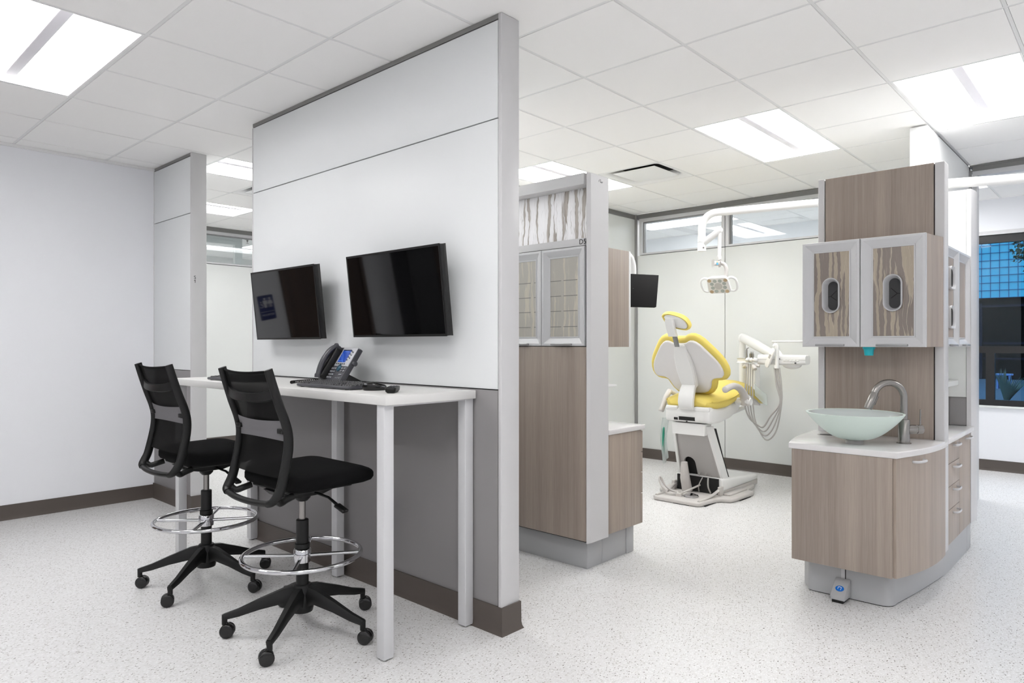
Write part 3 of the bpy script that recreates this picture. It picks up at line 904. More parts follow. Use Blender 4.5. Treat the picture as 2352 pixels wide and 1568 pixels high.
# ------------------------------------------------------------------ wall screens
def wall_screen(label, ymin, ymax, zb, zt, xb, xt, W):
    """xb/xt: x of the front face at bottom and top edge"""
    yc = (ymin + ymax) / 2
    up = V((xt - xb, 0, zt - zb)); H = up.length; up.normalize()
    nrm = V((-up.z, 0, up.x))           # towards the viewer
    c = V(((xb + xt) / 2, yc, (zb + zt) / 2))
    hw = (ymax - ymin) / 2
    t = thing('wall_monitor', label, 'television', (XP, yc, (zb + zt) / 2), 'dark screens on the partition')
    mb = MB(); mb.obox(c - nrm * .02, (0, -1, 0), up, nrm, hw, H / 2, .0185, .002); obj('casing', mb, M['casing'], t)
    # bezel ring
    def ring(i, d): return [c + V((0, s * (hw - i), 0)) + up * (q * (H / 2 - i)) + nrm * d for s, q in ((-1, -1), (1, -1), (1, 1), (-1, 1))]
    mb = MB(); mb.loft([ring(0, -.003), ring(0, .0), ring(.008, .0), ring(.009, -.0014)], cap=False); obj('bezel', mb, M['casing'], t)
    mb = MB(); mb.obox(c - nrm * .0015, (0, -1, 0), up, nrm, hw - .009, H / 2 - .009, .0006); obj('screen', mb, M['tv'], t)
    mb = MB(); mb.obox(c - nrm * .048 - up * .02, (0, -1, 0), up, nrm, hw - .05, H / 2 - .075, .0105, .004)
    mb.obox(c - nrm * .036, (0, -1, 0), up, nrm, hw - .012, H / 2 - .04, .003, .001)
    obj('rear_housing', mb, M['casing'], t)
    mb = MB(); mb.box(XP - .012, XP - .0005, yc - .12, yc + .12, c.z - .11, c.z + .11, .002)
    for s in (-.09, .09): mb.tube([V((XP - .006, yc + s, c.z)), c - nrm * .05 + V((0, s, 0))], .012, 8)
    obj('mount', mb, M['black'], t)
    return t
wall_screen('larger black screen nearer the free end of the partition, above mouse and remote', 2.338, 3.074, 1.326, 1.7425, 2.1, 2.053, 0)
wall_screen('black screen beside the partition gap, showing the mirrored restroom sign', 3.394, 4.129, 1.3175, 1.733, 2.1, 2.056, 0)

# ------------------------------------------------------------------ desk objects
def keyboard(loc, ang, label):
    L, W = .445, .165
    t = thing('keyboard', label, 'keyboard', loc, 'keyboards on the desk')
    ca, sa = cos(ang), sin(ang)
    def T(u, v, z): return V((loc[0] + u * ca - v * sa, loc[1] + u * sa + v * ca, loc[2] + z))   # u along length, v front->back
    zf, zb = .016, .026
    mb = MB()
    o1 = rrect(0, 0, L / 2, W / 2, .014, 4)
    top = lambda v: lerp(zf, zb, (v + W / 2) / W)
    mb.loft([[T(u * .985, v * .97, .003) for u, v in o1], [T(u, v, .008) for u, v in o1], [T(u, v, top(v) - .004) for u, v in o1], [T(u * .985, v * .965, top(v)) for u, v in o1]])
    obj('body', mb, M['charcoal'], t)
    mb = MB(); rows = 6
    for r in range(rows):
        v0 = -W / 2 + .016 + r * .0225 + (.004 if r == 5 else 0)
        x = -L / 2 + .014
        blocks = [(15, .0188), (3, .0188), (4, .0188)]
        for nb, wk in blocks:
            k = 0
            while k < nb:
                span = 1
                if r == 0 and nb == 15: span = 6 if k == 4 else (2 if k in (0, 2, 10, 12) else 1)
                span = min(span, nb - k)
                a, b_ = x + k * wk, x + (k + span) * wk
                k += span
                if r == 1 and nb == 3 and (k != 2): continue
                if r == 2 and nb == 3: continue
                q = [(a + .0008, v0), (b_ - .0008, v0), (b_ - .0008, v0 + .0195), (a + .0008, v0 + .0195)]
                cu, cv = (a + b_) / 2, v0 + .0098
                zt = top(cv)
                mb.loft([[T(u, v, zt - .001) for u, v in q], [T(cu + (u - cu) * .84 - (0), cv + (v - cv) * .72 + .001, zt + .0055) for u, v in q]], cap0=False)
            x += nb * wk + .006
    obj('keys', mb, M['keycap'], t)
    mb = MB()
    for u in (-L / 2 + .04, L / 2 - .04):
        p = T(u, W / 2 - .02, .006); mb.box(p.x - .008, p.x + .008, p.y - .006, p.y + .006, loc[2], loc[2] + .012)
        p = T(u, -W / 2 + .015, .006); mb.box(p.x - .008, p.x + .008, p.y - .005, p.y + .005, loc[2], loc[2] + .006)
    obj('feet', mb, M['black'], t)
keyboard((1.862, 2.872, DT), -pi / 2 + .03, 'black keyboard in front of the desk phone')
keyboard((1.835, 3.83, DT), -pi / 2 + .03, 'black keyboard half hidden behind the nearer chair')

# mouse
ms = thing('computer_mouse', 'glossy black computer mouse lying right of the keyboard', 'mouse', (1.875, 2.565, DT))
mb = MB()
mc = V((1.873, 2.572, DT)); md = V((.86, -.5, 0)).normalized(); mn = V((-md.y, md.x, 0))
rings = []
for k in range(9):
    q = k / 8
    h = [0, .004, .014, .024, .031, .036, .0385, .0395, .04][k]; s = [.9, .97, 1, .99, .93, .8, .6, .35, .02][k]
    sh = -.006 * q
    rings.append([mc + md * (u * s + sh) + mn * (v * s) + V((0, 0, h * (1 - .25 * max(0, u / .055)))) for u, v in [(.055 * cos(a) * (1 if cos(a) > 0 else 1), .031 * sin(a) * (1 - .12 * cos(2 * a))) for a in [2 * pi * j / 28 for j in range(28)]]])
mb.loft(rings)
obj('shell', mb, M['black_gloss'], ms, ang=60)
mb = MB(); mb.tube(smooth_path([mc - md * .05 + mn * .018 + V((0, 0, .03)), mc + mn * .027 + V((0, 0, .026)), mc + md * .042 + mn * .024 + V((0, 0, .016))]), .0016, 6)
mb.tube(smooth_path([mc - md * .05 - mn * .018 + V((0, 0, .03)), mc - mn * .0275 + V((0, 0, .026)), mc + md * .042 - mn * .024 + V((0, 0, .016))]), .0016, 6)
obj('trim_line', mb, M['key'], ms)
# remote
rm = thing('remote_control', 'small black remote control at the free desk corner', 'remote control', (1.84, 2.41, DT))
mb = MB(); ra = V((.72, .69, 0)).normalized(); rb = V((ra.y, -ra.x, 0)); rc = V((1.842, 2.402, DT))
def rr_(l, w, z): return [rc + ra * u + rb * v + V((0, 0, z)) for u, v in rrect(0, 0, l, w, .008, 4)]
mb.loft([rr_(.058, .015, .0), rr_(.066, .022, .008), rr_(.067, .0235, .022), rr_(.064, .021, .0255)])
obj('body', mb, M['black'], rm)
mb = MB()
for i in range(6):
    for j in (-1, 0, 1):
        p = rc + ra * (-.045 + i * .017) + rb * (j * .012)
        mb.lathe([(.0038, .025), (.0036, .0275)], p, n=10)
obj('buttons', mb, M['charcoal'], rm)

# desk phone
ph = thing('desk_phone', 'grey desk phone with lit blue display and handset', 'telephone', (2.06, 3.08, DT))
pa = radians(-6)                                     # facing direction: towards -x, slightly to the camera
fx = V((-cos(pa), -sin(pa) - .0, 0)); fx = V((-.985, .17, 0)).normalized()
rx = V((fx.y, -fx.x, 0)) * -1                          # to the viewer's right when facing the phone
rx = V((-.17, -.985, 0)).normalized()
pc = V((2.03, 3.14, DT))
tl = radians(58)
pu = (-fx * cos(tl) + V((0, 0, 1)) * sin(tl)).normalized()   # up along the tilted face
pn = (fx * sin(tl) + V((0, 0, 1)) * cos(tl)).normalized()    # out of the face
F0 = pc + fx * .03 + V((0, 0, .0195))                  # lower centre of the face
def PF(r, u, n): return F0 + rx * r + pu * (u * .875) + pn * n
HP = .232
mb = MB(); mb.prism(rrect(.0, HP / 2, .125, HP / 2, .010), lambda r, u, w: PF(r, u, w), -.03, 0, .003); obj('body', mb, M['charcoal'], ph)
mb = MB(); mb.prism([(-.045, .10), (.124, .10), (.124, HP - .004), (-.045, HP - .004)], lambda r, u, w: PF(r, u, w), -.012, .0035, .0015)
bz = obj('bezel', mb, M['silver_bezel'], ph)
mb = MB(); mb.prism([(-.028, .126), (.068, .126), (.068, .213), (-.028, .213)], lambda r, u, w: PF(r, u, w), .0035, .0045); lc = obj('display', mb, M['lcd'], ph)
mb = MB()
mb.prism([(-.028, .206), (.068, .206), (.068, .213), (-.028, .213)], lambda r, u, w: PF(r, u, w), .0045, .0049); obj('display_bar', mb, M['lcd_dark'], lc)
mb = MB()
mb.prism([(-.0, .1985), (.05, .1985), (.05, .2005), (0, .2005)], lambda r, u, w: PF(r, u, w), .0045, .0049)
mb.tube([PF(-.026 + .07 * t, .19 - .05 * t - .02 * t * t, .0046) for t in [k / 10 for k in range(11)]], .0006, 5)
mb.tube([PF(-.02 + .05 * t, .165 - .03 * t - .005 * t * t, .0046) for t in [k / 10 for k in range(11)]], .0006, 5)
mb.prism([(-.024, .134), (.02, .134), (.02, .1355), (-.024, .1355)], lambda r, u, w: PF(r, u, w), .0045, .0049)
obj('display_lines', mb, M['lcd_light'], lc)
mb = MB()
for k in range(4): mb.sphere(PF(.078, .142 + k * .0205, .0036), .0042, (1, 1, 1), 8)
for k in range(3): mb.sphere(PF(.098, .155 + k * .0205, .0036), .0042, (1, 1, 1), 8)
for k in range(5): mb.prism(rrect(-.024 + k * .024, .114, .006, .0032, .002, 3), lambda r, u, w: PF(r, u, w), .003, .0058)
obj('soft_keys', mb, M['key_dark'], ph)
mb = MB()
for i in range(4):
    for j in range(3): mb.prism(rrect(-.048 + j * .021, .082 - i * .0205, .0072, .0052, .003, 3), lambda r, u, w: PF(r, u, w), 0, .004, .001)
obj('dial_keypad', mb, M['key'], ph)
mb = MB()
for i in range(2):
    for j in range(2): mb.prism(rrect(.074 + j * .032, .086 - i * .018, .010, .0052, .004, 3), lambda r, u, w: PF(r, u, w), 0, .004, .001)
mb.prism(rrect(.088, .043, .017, .0045, .003, 3), lambda r, u, w: PF(r, u, w), 0, .004, .001)
for j in range(3): mb.prism(rrect(.058 + j * .022, .02, .005, .004, .003, 3), lambda r, u, w: PF(r, u, w), 0, .004, .001)
obj('function_keys', mb, M['key'], ph)
mb = MB(); mb.lathe([(.021, 0), (.021, .004), (.019, .006), (.012, .0045), (.009, .0065), (.0001, .0068)], PF(.032, .088, 0), pn, 24); obj('navigation_ring', mb, M['nav'], ph)
# handset on the left
mb = MB()
hs = smooth_path([PF(-.088, -.004, .030), PF(-.089, .028, .042), PF(-.09, .075, .052), PF(-.09, .12, .054), PF(-.09, .17, .050), PF(-.089, .205, .038), PF(-.088, .222, .022)], 5)
n_ = len(hs)
mb.tube(hs, [lerp(.021, .0215, abs(k / n_ - .5) * 2) for k in range(n_)], 14, rv=[.020 if k / n_ < .12 or k / n_ > .86 else .0135 for k in range(n_)], up=pn)
mb.lathe([(.021, 0), (.023, .012), (.021, .024)], PF(-.088, .018, .004), pn, 18)
mb.lathe([(.021, 0), (.024, .014), (.022, .028)], PF(-.088, .205, .002), pn, 18)
obj('handset', mb, M['charcoal'], ph, ang=50)
mb = MB(); mb.prism(rrect(-.088, .106, .031, .108, .02, 4), lambda r, u, w: PF(r, u, w), -.02, .034, .006); mb.prism([(-.122, .0), (-.052, .0), (-.052, .21), (-.122, .21)], lambda r, u, w: PF(r, u, w), -.02, .004, .003); obj('cradle', mb, M['black'], ph)
# stand foot and volume knob
mb = MB()
q0 = PF(.0, .14, -.03)
for s in (1,):
    mb.prism([(-.02, 0), (.105, 0), (.105, .012), (.03, .05), (-.02, .03)], lambda a, b, w: pc - fx * a + V((0, 0, b + .001)) + rx * w, -.09, .118, .003)
obj('stand', mb, M['black'], ph)
mb = MB(); mb.lathe([(.014, 0), (.014, .012), (.010, .016)], PF(.125, .135, -.022), rx, 16); obj('knob', mb, M['charcoal'], ph)
# coiled cord
mb = MB()
p0 = PF(-.088, .0, .012); p1 = V((1.975, 3.27, DT + .006)); p2 = V((1.90, 3.285, DT + .010)); p3 = V((1.862, 3.225, DT + .010)); 
base = smooth_path([V((2.085, 3.385, DT + .012)), V((2.02, 3.365, DT + .010)), V((1.95, 3.34, DT + .010)), V((1.89, 3.312, DT + .010)), V((1.86, 3.285, DT + .010))], 6)
coil = []
tot = len(base) - 1
for k in range(220):
    f_ = k / 219 * tot; i = min(int(f_), tot - 1); c = base[i].lerp(base[i + 1], f_ - i); t = (base[i + 1] - base[i]).normalized()
    a = V((0, 0, 1)); b = t.cross(a)
    ang = k / 219 * 2 * pi * 20
    coil.append(c + a * .0068 * cos(ang) + b * .0068 * sin(ang))
mb.tube(coil, .0021, 6)
mb.tube(smooth_path([p0, V((2.08, 3.34, DT + .016)), coil[0]]), .0021, 6)
obj('coiled_cord', mb, M['black'], ph)

# ------------------------------------------------------------------ drafting stools
def stool(loc, label):
    ox, oy, _ = loc
    t = thing('drafting_chair', label, 'chair', loc, 'black drafting chairs at the desk')
    P = lambda x, y, z: V((ox + x, oy + y, z))
    # five-star base
    mb = MB()
    mb.lathe([(.026, .088), (.046, .092), (.05, .11), (.046, .19), (.038, .212), (.029, .214)], P(0, 0, 0), n=24)
    obj('hub', mb, M['black'], t)
    for k in range(5):
        a = radians(1 + 72 * k); d = V((cos(a), sin(a), 0)); s = V((-d.y, d.x, 0))
        mb = MB(); rings = []
        for r_, zt, zb, w in ((.03, .205, .115, .026), (.08, .198, .135, .024), (.18, .160, .115, .019), (.27, .122, .09, .016), (.318, .107, .082, .0145), (.334, .102, .078, .013)):
            c = P(0, 0, 0) + d * r_
            rings.append([c + s * (w * .55) + V((0, 0, zt)), c + s * w + V((0, 0, (zt * .65 + zb * .35))), c + s * w * .85 + V((0, 0, zb)), c - s * w * .85 + V((0, 0, zb)), c - s * w + V((0, 0, (zt * .65 + zb * .35))), c - s * (w * .55) + V((0, 0, zt))])
        mb.loft(rings)
        mb.lathe([(.012, .058), (.012, .10)], P(0, 0, 0) + d * .328, n=12)
        lg = obj('base_leg', mb, M['black'], t)
        # caster trailing sideways
        ca = radians(-47 + 180 * (k % 2) + (14, -20, 8, 25, -12)[k])
        e = V((cos(ca), sin(ca), 0)); ax = V((-e.y, e.x, 0))
        cc = P(0, 0, .0305) + d * .328 + e * .012
        mb = MB()
        for q in (-1, 1):
            mb.lathe([(.006, .004), (.026, .004), (.0305, .007), (.0305, .019), (.027, .0225), (.012, .0225)], cc, ax * q, 20)
        mb.tube([cc + V((0, 0, .0)), cc + V((0, 0, .030)) - e * .006, P(0, 0, .068) + d * .328], .0095, 8)
        obj('caster', mb, M['black_gloss'], lg)
    # column
    mb = MB(); mb.lathe([(.0275, .205), (.0275, .30), (.0275, .50), (.024, .503)], P(0, 0, 0), n=20); obj('column_sleeve', mb, M['black'], t)
    mb = MB(); mb.lathe([(.0145, .50), (.0145, .61)], P(0, 0, 0), n=16); obj('gas_rod', mb, M['steel'], t)
    # foot ring
    fr = MB(); R = .257; zr = .345
    fr.tube([P(R * cos(q), R * sin(q), zr) for q in [2 * pi * k / 56 for k in range(56)]], .0104, 14, closed=True)
    fo = obj('foot_ring', fr, M['chrome'], t)
    mb = MB(); mb.lathe([(.030, zr - .036), (.036, zr - .033), (.038, zr - .01), (.038, zr + .022), (.033, zr + .027), (.029, zr + .027)], P(0, 0, 0), n=24); obj('ring_hub', mb, M['chrome'], fo)
    mb = MB(); mb.lathe([(.029, zr + .027), (.033, zr + .03), (.033, zr + .05), (.028, zr + .052)], P(0, 0, 0), n=20); obj('ring_collar', mb, M['black'], fo)
    for k in range(4):
        a = radians(45 + 90 * k + 6)
        mb = MB(); mb.tube([P(.034 * cos(a), .034 * sin(a), zr - .005), P((R - .004) * cos(a), (R - .004) * sin(a), zr)], .0082, 8); obj('spoke', mb, M['chrome'], fo)
    # mechanism
    mb = MB(); mb.lathe([(.022, .585), (.036, .60), (.040, .622), (.03, .626)], P(0, 0, 0), n=8)
    mb.prism([(-.16, .655), (-.13, .628), (-.045, .612), (.07, .612), (.15, .635), (.17, .655)], lambda x, z, w: P(x, w, z), -.06, .06, .006)
    mb.box(ox - .15, ox + .15, oy - .17, oy + .17, .654, .672, .006)
    obj('seat_mechanism', mb, M['black'], t)
    mb = MB(); mb.tube([P(.03, -.06, .625), P(.04, -.15, .615), P(.05, -.20, .590)], [.006, .006, .007], 8)
    mb.obox(P(.055, -.225, .577), (.2, -.9, -.4), (.9, .2, 0), (.1, -.4, .9), .030, .017, .007, .004)
    obj('lever', mb, M['black'], t)
    # seat cushion
    mb = MB()
    def fx_(u, v):       # seat outline in plan
        return (u, v)
    def ring(ins, zoff):
        out = []
        for u, v in rrect(.032, 0, .206 - ins, .243 - ins, .055, 7):
            q = (u + .175) / .415
            z = lerp(.665, .672, q) + zoff
            fall = max(0, (q - .72) / .28) ** 2
            z -= fall * max(0, zoff - .03) * .38
            z += .012 * max(0, (.16 - q) / .16) ** 1.5 * (1 if zoff > .05 else 0)
            out.append(P(u, v * (1 - .06 * max(0, .35 - q)), z))
        return out
    mb.loft([ring(.022, .002), ring(.006, .010), ring(0, .022), ring(0, .044), ring(.004, .056), ring(.014, .066), ring(.035, .074), ring(.075, .082), ring(.13, .087), ring(.19, .089)])
    obj('seat', mb, M['fabric'], t, ang=75)
    # back: side uprights and lower loop
    prof = [(1.186, -.272), (1.12, -.252), (1.04, -.226), (.97, -.200), (.915, -.187), (.86, -.187), (.80, -.197), (.74, -.211), (.70, -.222)]
    xb = lambda z: curve_at(prof, z)
    mb = MB()
    for s in (1, -1):
        up_ = [P(x, s * lerp(.205, .213, (1.186 - z) / .486), z) for z, x in prof]
        low = [P(-.236, s * .211, .672), P(-.250, s * .200, .650), P(-.255, s * .178, .641)]
        pth = smooth_path(up_ + low, 4)
        n_ = len(pth)
        rs = [lerp(.0105, .0155, min(1, k / (n_ * .45))) for k in range(n_)]
        rvv = [lerp(.019, .0215, min(1, k / (n_ * .5))) for k in range(n_)]
        mb.tube(pth, rs, 12, rv=rvv, up=(1, 0, .12))
        # hook going forward under the seat
        mb.tube(smooth_path([P(-.236, s * .208, .66), P(-.215, s * .195, .640), P(-.185, s * .185, .647), P(-.15, s * .18, .656)], 4), [.015] * 13, 10)
    cross = smooth_path([P(-.255, .185, .641), P(-.268, .10, .636), P(-.272, 0, .634), P(-.268, -.10, .636), P(-.255, -.185, .641)], 5)
    mb.tube(cross, .0155, 12, rv=.0125)
    obj('back_frame', mb, M['black'], t, ang=60)
    # mesh back
    mb = MB()
    def surf(u, v):
        z = lerp(.738, 1.178, v); s = lerp(-1, 1, u)
        y = s * lerp(.208, .196, v)
        bow = (1 - s * s) * lerp(.012, .02, v)
        sag = -.010 * (1 - s * s) * max(0, (v - .9) / .1)
        return P(xb(z) + .004 - bow, y, z + sag)
    mb.grid(surf, 14, 22); obj('back_mesh', mb, M['mesh'], t)
    mb = MB()
    mb.tube([surf(k / 12, 1.0) for k in range(13)], .0055, 8)
    obj('top_hem', mb, M['fabric'], t)
    # crossbar behind the top
    mb = MB(); rings = []
    for k in range(15):
        s = lerp(-1, 1, k / 14); y = s * .207; bow = .038 * (1 - s * s)
        zt = lerp(1.086, 1.118, abs(s) ** 3); zb = zt - lerp(.040, .052, abs(s) ** 2)
        x = xb((zt + zb) / 2) - bow
        rings.append([P(x + .005, y, zt), P(x + .006, y, zb), P(x - .005, y, zb + .004), P(x - .005, y, zt - .004)])
    mb.loft(rings); obj('back_crossbar', mb, M['black'], t)
    # lumbar band
    mb = MB()
    def lum(u, v):
        s = lerp(-1, 1, u); hh = lerp(.036, .043, s * s)
        z = .932 + (v - .5) * 2 * hh; y = s * .19
        return P(xb(z) - .006 - .019 * (1 - s * s), y, z)
    mb.grid(lum, 12, 4); obj('lumbar_band', mb, M['lumbar'], t)
    for s in (1, -1):
        mb = MB(); mb.obox(P(xb(.932) - .014, s * .183, .930), (0, 1, 0), (0, 0, 1), (1, 0, 0), .022, .010, .007, .003)
        obj('lumbar_clip', mb, M['black'], t)
    return t
stool((1.628, 2.78, 0), 'black mesh-back drafting chair nearest the camera, pushed under the desk')
stool((1.602, 3.716, 0), 'black mesh-back drafting chair nearer the plain left wall')
# ------------------------------------------------------------------ framed cabinet doors
def ring_door(parent, O, U, W, N, w, h, fw, panel_mat, m_frame, hole=None, handle=True, depth=.0205, hmat='alu', holes=None, splitx=None):
    """door with mitred sloping frame. O lower-left corner on the front plane, U right, W up, N outward"""
    O, U, W, N = V(O), V(U).normalized(), V(W).normalized(), V(N).normalized()
    def ring(i, d): return [O + U * a + W * b + N * d for a, b in ((i, i), (w - i, i), (w - i, h - i), (i, h - i))]
    door = MB()
    door.loft([ring(.0, -depth), ring(.0, -.003), ring(.0025, .0), ring(.014, .0), ring(fw - .008, -.0185), ring(fw - .007, -.0155), ring(fw - .001, -.0155), ring(fw, -.020)], cap=False)
    d = obj('door', door, m_frame, parent, ang=8)
    hs = holes or ([hole] if hole else [])
    pm = MB()
    i = fw - .0015
    if not hs:
        pm.face([O + U * a + W * b - N * .0195 for a, b in ((i, i), (w - i, i), (w - i, h - i), (i, h - i))])
    else:
        # split the panel into vertical bands, one hole each
        n = len(hs)
        for k, pts in enumerate(hs):
            b0 = lerp(i, h - i, k / n); b1 = lerp(i, h - i, (k + 1) / n)
            cx = sum(p[0] for p in pts) / len(pts); cy = sum(p[1] for p in pts) / len(pts)
            outer = []
            angs = []
            for p in pts:
                dx, dy = p[0] - cx, p[1] - cy
                tx = ((w - i - cx) if dx > 0 else (i - cx)) / dx if abs(dx) > 1e-6 else 1e9
                ty = ((b1 - cy) if dy > 0 else (b0 - cy)) / dy if abs(dy) > 1e-6 else 1e9
                t = min(tx, ty); outer.append((cx + dx * t, cy + dy * t))
            # make sure corners are present
            ins = [pm.bm.verts.new(O + U * p[0] + W * p[1] - N * .0195) for p in pts]
            ous = [pm.bm.verts.new(O + U * p[0] + W * p[1] - N * .0195) for p in outer]
            m_ = len(pts)
            for a in range(m_):
                b = (a + 1) % m_
                pm.bm.faces.new((ins[a], ins[b], ous[b], ous[a]))
                pa, pb = outer[a], outer[b]
                for cxx, cyy in ((i, b0), (w - i, b0), (w - i, b1), (i, b1)):
                    on_v = abs(pa[0] - cxx) < 1e-6 and abs(pb[1] - cyy) < 1e-6
                    on_h = abs(pa[1] - cyy) < 1e-6 and abs(pb[0] - cxx) < 1e-6
                    if (on_v or on_h) and not (abs(pa[0] - pb[0]) < 1e-6 or abs(pa[1] - pb[1]) < 1e-6):
                        cv = pm.bm.verts.new(O + U * cxx + W * cyy - N * .0195)
                        pm.bm.faces.new((ous[a], ous[b], cv))
    obj('door_panel', pm, panel_mat, d)
    if handle:
        mb = MB(); c = O + U * (w * .5) + W * .010
        hw = .075 if w > .28 else .06
        mb.obox(c + N * .010, U, W, N, hw, .0055, .010, .004)
        obj('handle', mb, M['pull'], d)
    return d

def d_handle(parent, p, T, N, half=.032, m='alu'):
    """bow pull: p centre on the face, T along, N out"""
    p, T, N = V(p), V(T).normalized(), V(N).normalized()
    mb = MB()
    mb.tube(smooth_path([p - T * half, p - T * half * .98 + N * .012, p - T * half * .75 + N * .024, p + N * .028, p + T * half * .75 + N * .024, p + T * half * .98 + N * .012, p + T * half], 4), .0042, 8, rv=.0062, up=(0, 0, 1))
    return obj('handle', mb, M[m], parent)

# ------------------------------------------------------------------ storage tower D5
TX, TY0, TY1 = 3.116, 2.293, 3.45
tw = thing('storage_tower', 'tall taupe storage tower marked D5 with a reed-patterned screen on top', 'cabinet', (3.22, 2.9, 0))
TB = .175
mb = MB(); mb.box(TX + .0215, 3.32, TY0 + .02, TY1, TB, 1.845); obj('body', mb, M['gap'], tw)
mb = MB(); mb.box(TX, TX + .018, TY0 + .012, TY1, TB, 1.2725, .0012); dl = obj('lower_panel', mb, M['wood'], tw)
mb = MB()
pts = [(TX + .003, TY0 + .009), (TX + .034, TY0), (3.322, TY0), (3.322, TY0 + .02), (TX + .022, TY0 + .02)]
mb.prism(pts, lambda u, v, w: (u, v, w), TB - .012, 2.255); obj('corner_post', mb, M['silver'], tw, ang=8)
mb = MB(); mz = lambda a, b: V((3.245 + a, TY0 - .0005, 2.222 + b))
mb.tube(smooth_path([mz(-.018, -.004), mz(-.016, .005), mz(-.008, .010), mz(0, .009), mz(-.003, -.004), mz(.003, -.006)], 3), .0013, 6)
mb.tube(smooth_path([mz(.003, -.006), mz(.007, .001), mz(.012, -.007), mz(.018, .002)], 3), .0013, 6)
obj('maker_mark', mb, M['faint'], tw)
mb = MB(); mb.box(TX + .002, 3.32, TY0 + .022, TY1, 1.846, 1.8875, .001); bm_ = obj('label_beam', mb, M['silver'], tw)
text('bay_label', 'D5', .040, (TX + .0014, TY0 + .034, 1.8655), (0, -1, 0), (0, 0, 1), M['text'], bm_)
mb = MB(); mb.box(TX - .004, 3.324, TY0 + .022, TY1, 2.190, 2.254, .002); obj('top_rail', mb, M['silver'], tw)
mb = MB(); mb.box(3.2, 3.212, TY0 + .022, TY1, 1.8875, 2.19); obj('reed_screen', mb, M['resin'], tw)
for y0, y1 in ((TY0 + .024, 2.630), (2.634, 2.972), (2.976, 3.40)):
    ring_door(tw, (TX, y1, 1.2765), (0, -1, 0), (0, 0, 1), (-1, 0, 0), y1 - y0, 1.843 - 1.2765, .055, M['resin_frost'], M['alu'])
mb = MB()
for z in (1.387, 1.478, 1.566, 1.655):
    for q in range(9):
        y = TY0 + .085 + q * .118
        mb.box(TX + .0182, TX + .0194, y, y + (.09 if q % 3 else .10), z, z + .004)
obj('shelf_edge', mb, M['shelf_edge'], tw)
mb = MB(); mb.box(3.175, 3.322, 2.338, TY1, .0, TB - .001, .002); obj('plinth', mb, M['kick'], tw)
mb = MB(); mb.box(3.176, 3.178, 2.448, 2.449, .002, TB - .004); obj('plinth_seam', mb, M['silver_dark'], tw)
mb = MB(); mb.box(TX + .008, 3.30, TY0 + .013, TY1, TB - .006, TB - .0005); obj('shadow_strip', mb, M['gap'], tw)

# base cabinet behind the tower, towards the chair
bc = thing('base_cabinet', 'low taupe drawer cabinet behind the D5 tower, under the white worktop', 'cabinet', (3.51, 2.8, 0))
mb = MB(); mb.box(3.324, 3.682, TY0 + .004, TY1, TB, .754, .001); obj('body', mb, M['wood_light'], bc)
for z0, z1 in ((TB, .36), (.363, .49), (.493, .615), (.618, .75)):
    for y0, y1 in ((TY0 + .004, 2.75), (2.755, TY1)):
        mb = MB(); mb.box(3.683, 3.700, y0, y1, z0, z1 - .002, .001); dr = obj('drawer', mb, M['wood_light'], bc)
        d_handle(dr, (3.7, (y0 + y1) / 2, z1 - .03), (0, 1, 0), (1, 0, 0), .05)
mb = MB(); mb.box(3.3235, 3.572, 2.338, TY1, 0, TB - .001, .002); mb.box(3.575, 3.655, 2.334, TY1, 0, TB - .001, .002); obj('plinth', mb, M['kick'], bc)
mb = MB(); mb.box(3.322, 3.716, TY0 - .006, TY1, .756, .786, .004)
solo('bay_worktop', mb, M['quartz'], 'short white worktop beside the grey D5 corner post', 'worktop', (3.5, 2.8, .756))
uc = thing('wall_cabinet', 'taupe upper cabinet with white edge behind the D5 tower', 'cabinet', (3.43, 2.8, 1.271))
mb = MB(); mb.box(3.325, 3.542, TY0 + .002, TY1, 1.271, 1.851, .001); obj('body', mb, M['wood_light'], uc)
mb = MB(); mb.box(3.543, 3.562, TY0 + .002, 2.87, 1.271, 1.851, .002); obj('door', mb, M['white_pl'], uc)
mb = MB(); mb.box(3.543, 3.562, 2.874, TY1, 1.271, 1.851, .002); obj('door', mb, M['white_pl'], uc)
mb = MB(); mb.box(3.325, 3.50, TY0 + .06, 3.2, 1.03, 1.043, .003)
solo('wall_shelf', mb, M['white_pl'], 'small white shelf between the worktop and upper cabinet behind D5', 'shelf', (3.4, 2.8, 1.03))

# bay monitor on an arm
bmn = thing('bay_monitor', 'black monitor on a white arm, jutting out behind the D5 cabinet', 'monitor', (4.2, 2.63, 1.66))
yaw_ = YAW
Rr = V((cos(YAW), -sin(YAW), 0)); Fw = V((sin(YAW), cos(YAW), 0))
th = radians(24)
mu = (Rr * cos(th) + Fw * sin(th)).normalized()           # along the width, right edge recedes
mnh = (Fw * -cos(th) + Rr * sin(th)).normalized()         # horizontal normal towards camera
ta = radians(17)
mup = (V((0, 0, 1)) * cos(ta) - mnh * sin(ta) * -1 * -1).normalized()
mup = (V((0, 0, 1)) * cos(ta) + (mu * .55 + Fw * .8).normalized() * sin(ta)).normalized()
mnn = mu.cross(mup).normalized()
tr_c = V((4.2, 2.484, 1.765))                             # top right corner
mc_ = tr_c - mu * .21 - mup * .118
mb = MB(); mb.obox(mc_, mu, mup, mnn, .21, .118, .012, .003); obj('casing', mb, M['matte_dark'], bmn)
mb = MB(); mb.obox(mc_ + mnn * .0125 * (1 if mnn.dot(Fw) > 0 else -1), mu, mup, mnn, .2, .108, .001); obj('screen', mb, M['matte_dark'], bmn)
mb = MB()
mb.tube(smooth_path([(3.56, 3.05, 1.945), (3.95, 2.88, 1.945), (4.14, 2.78, 1.945), (4.22, 2.74, 1.93), (4.25, 2.725, 1.88), (4.255, 2.72, 1.80), (4.24, 2.72, 1.70)], 5), .022, 12)
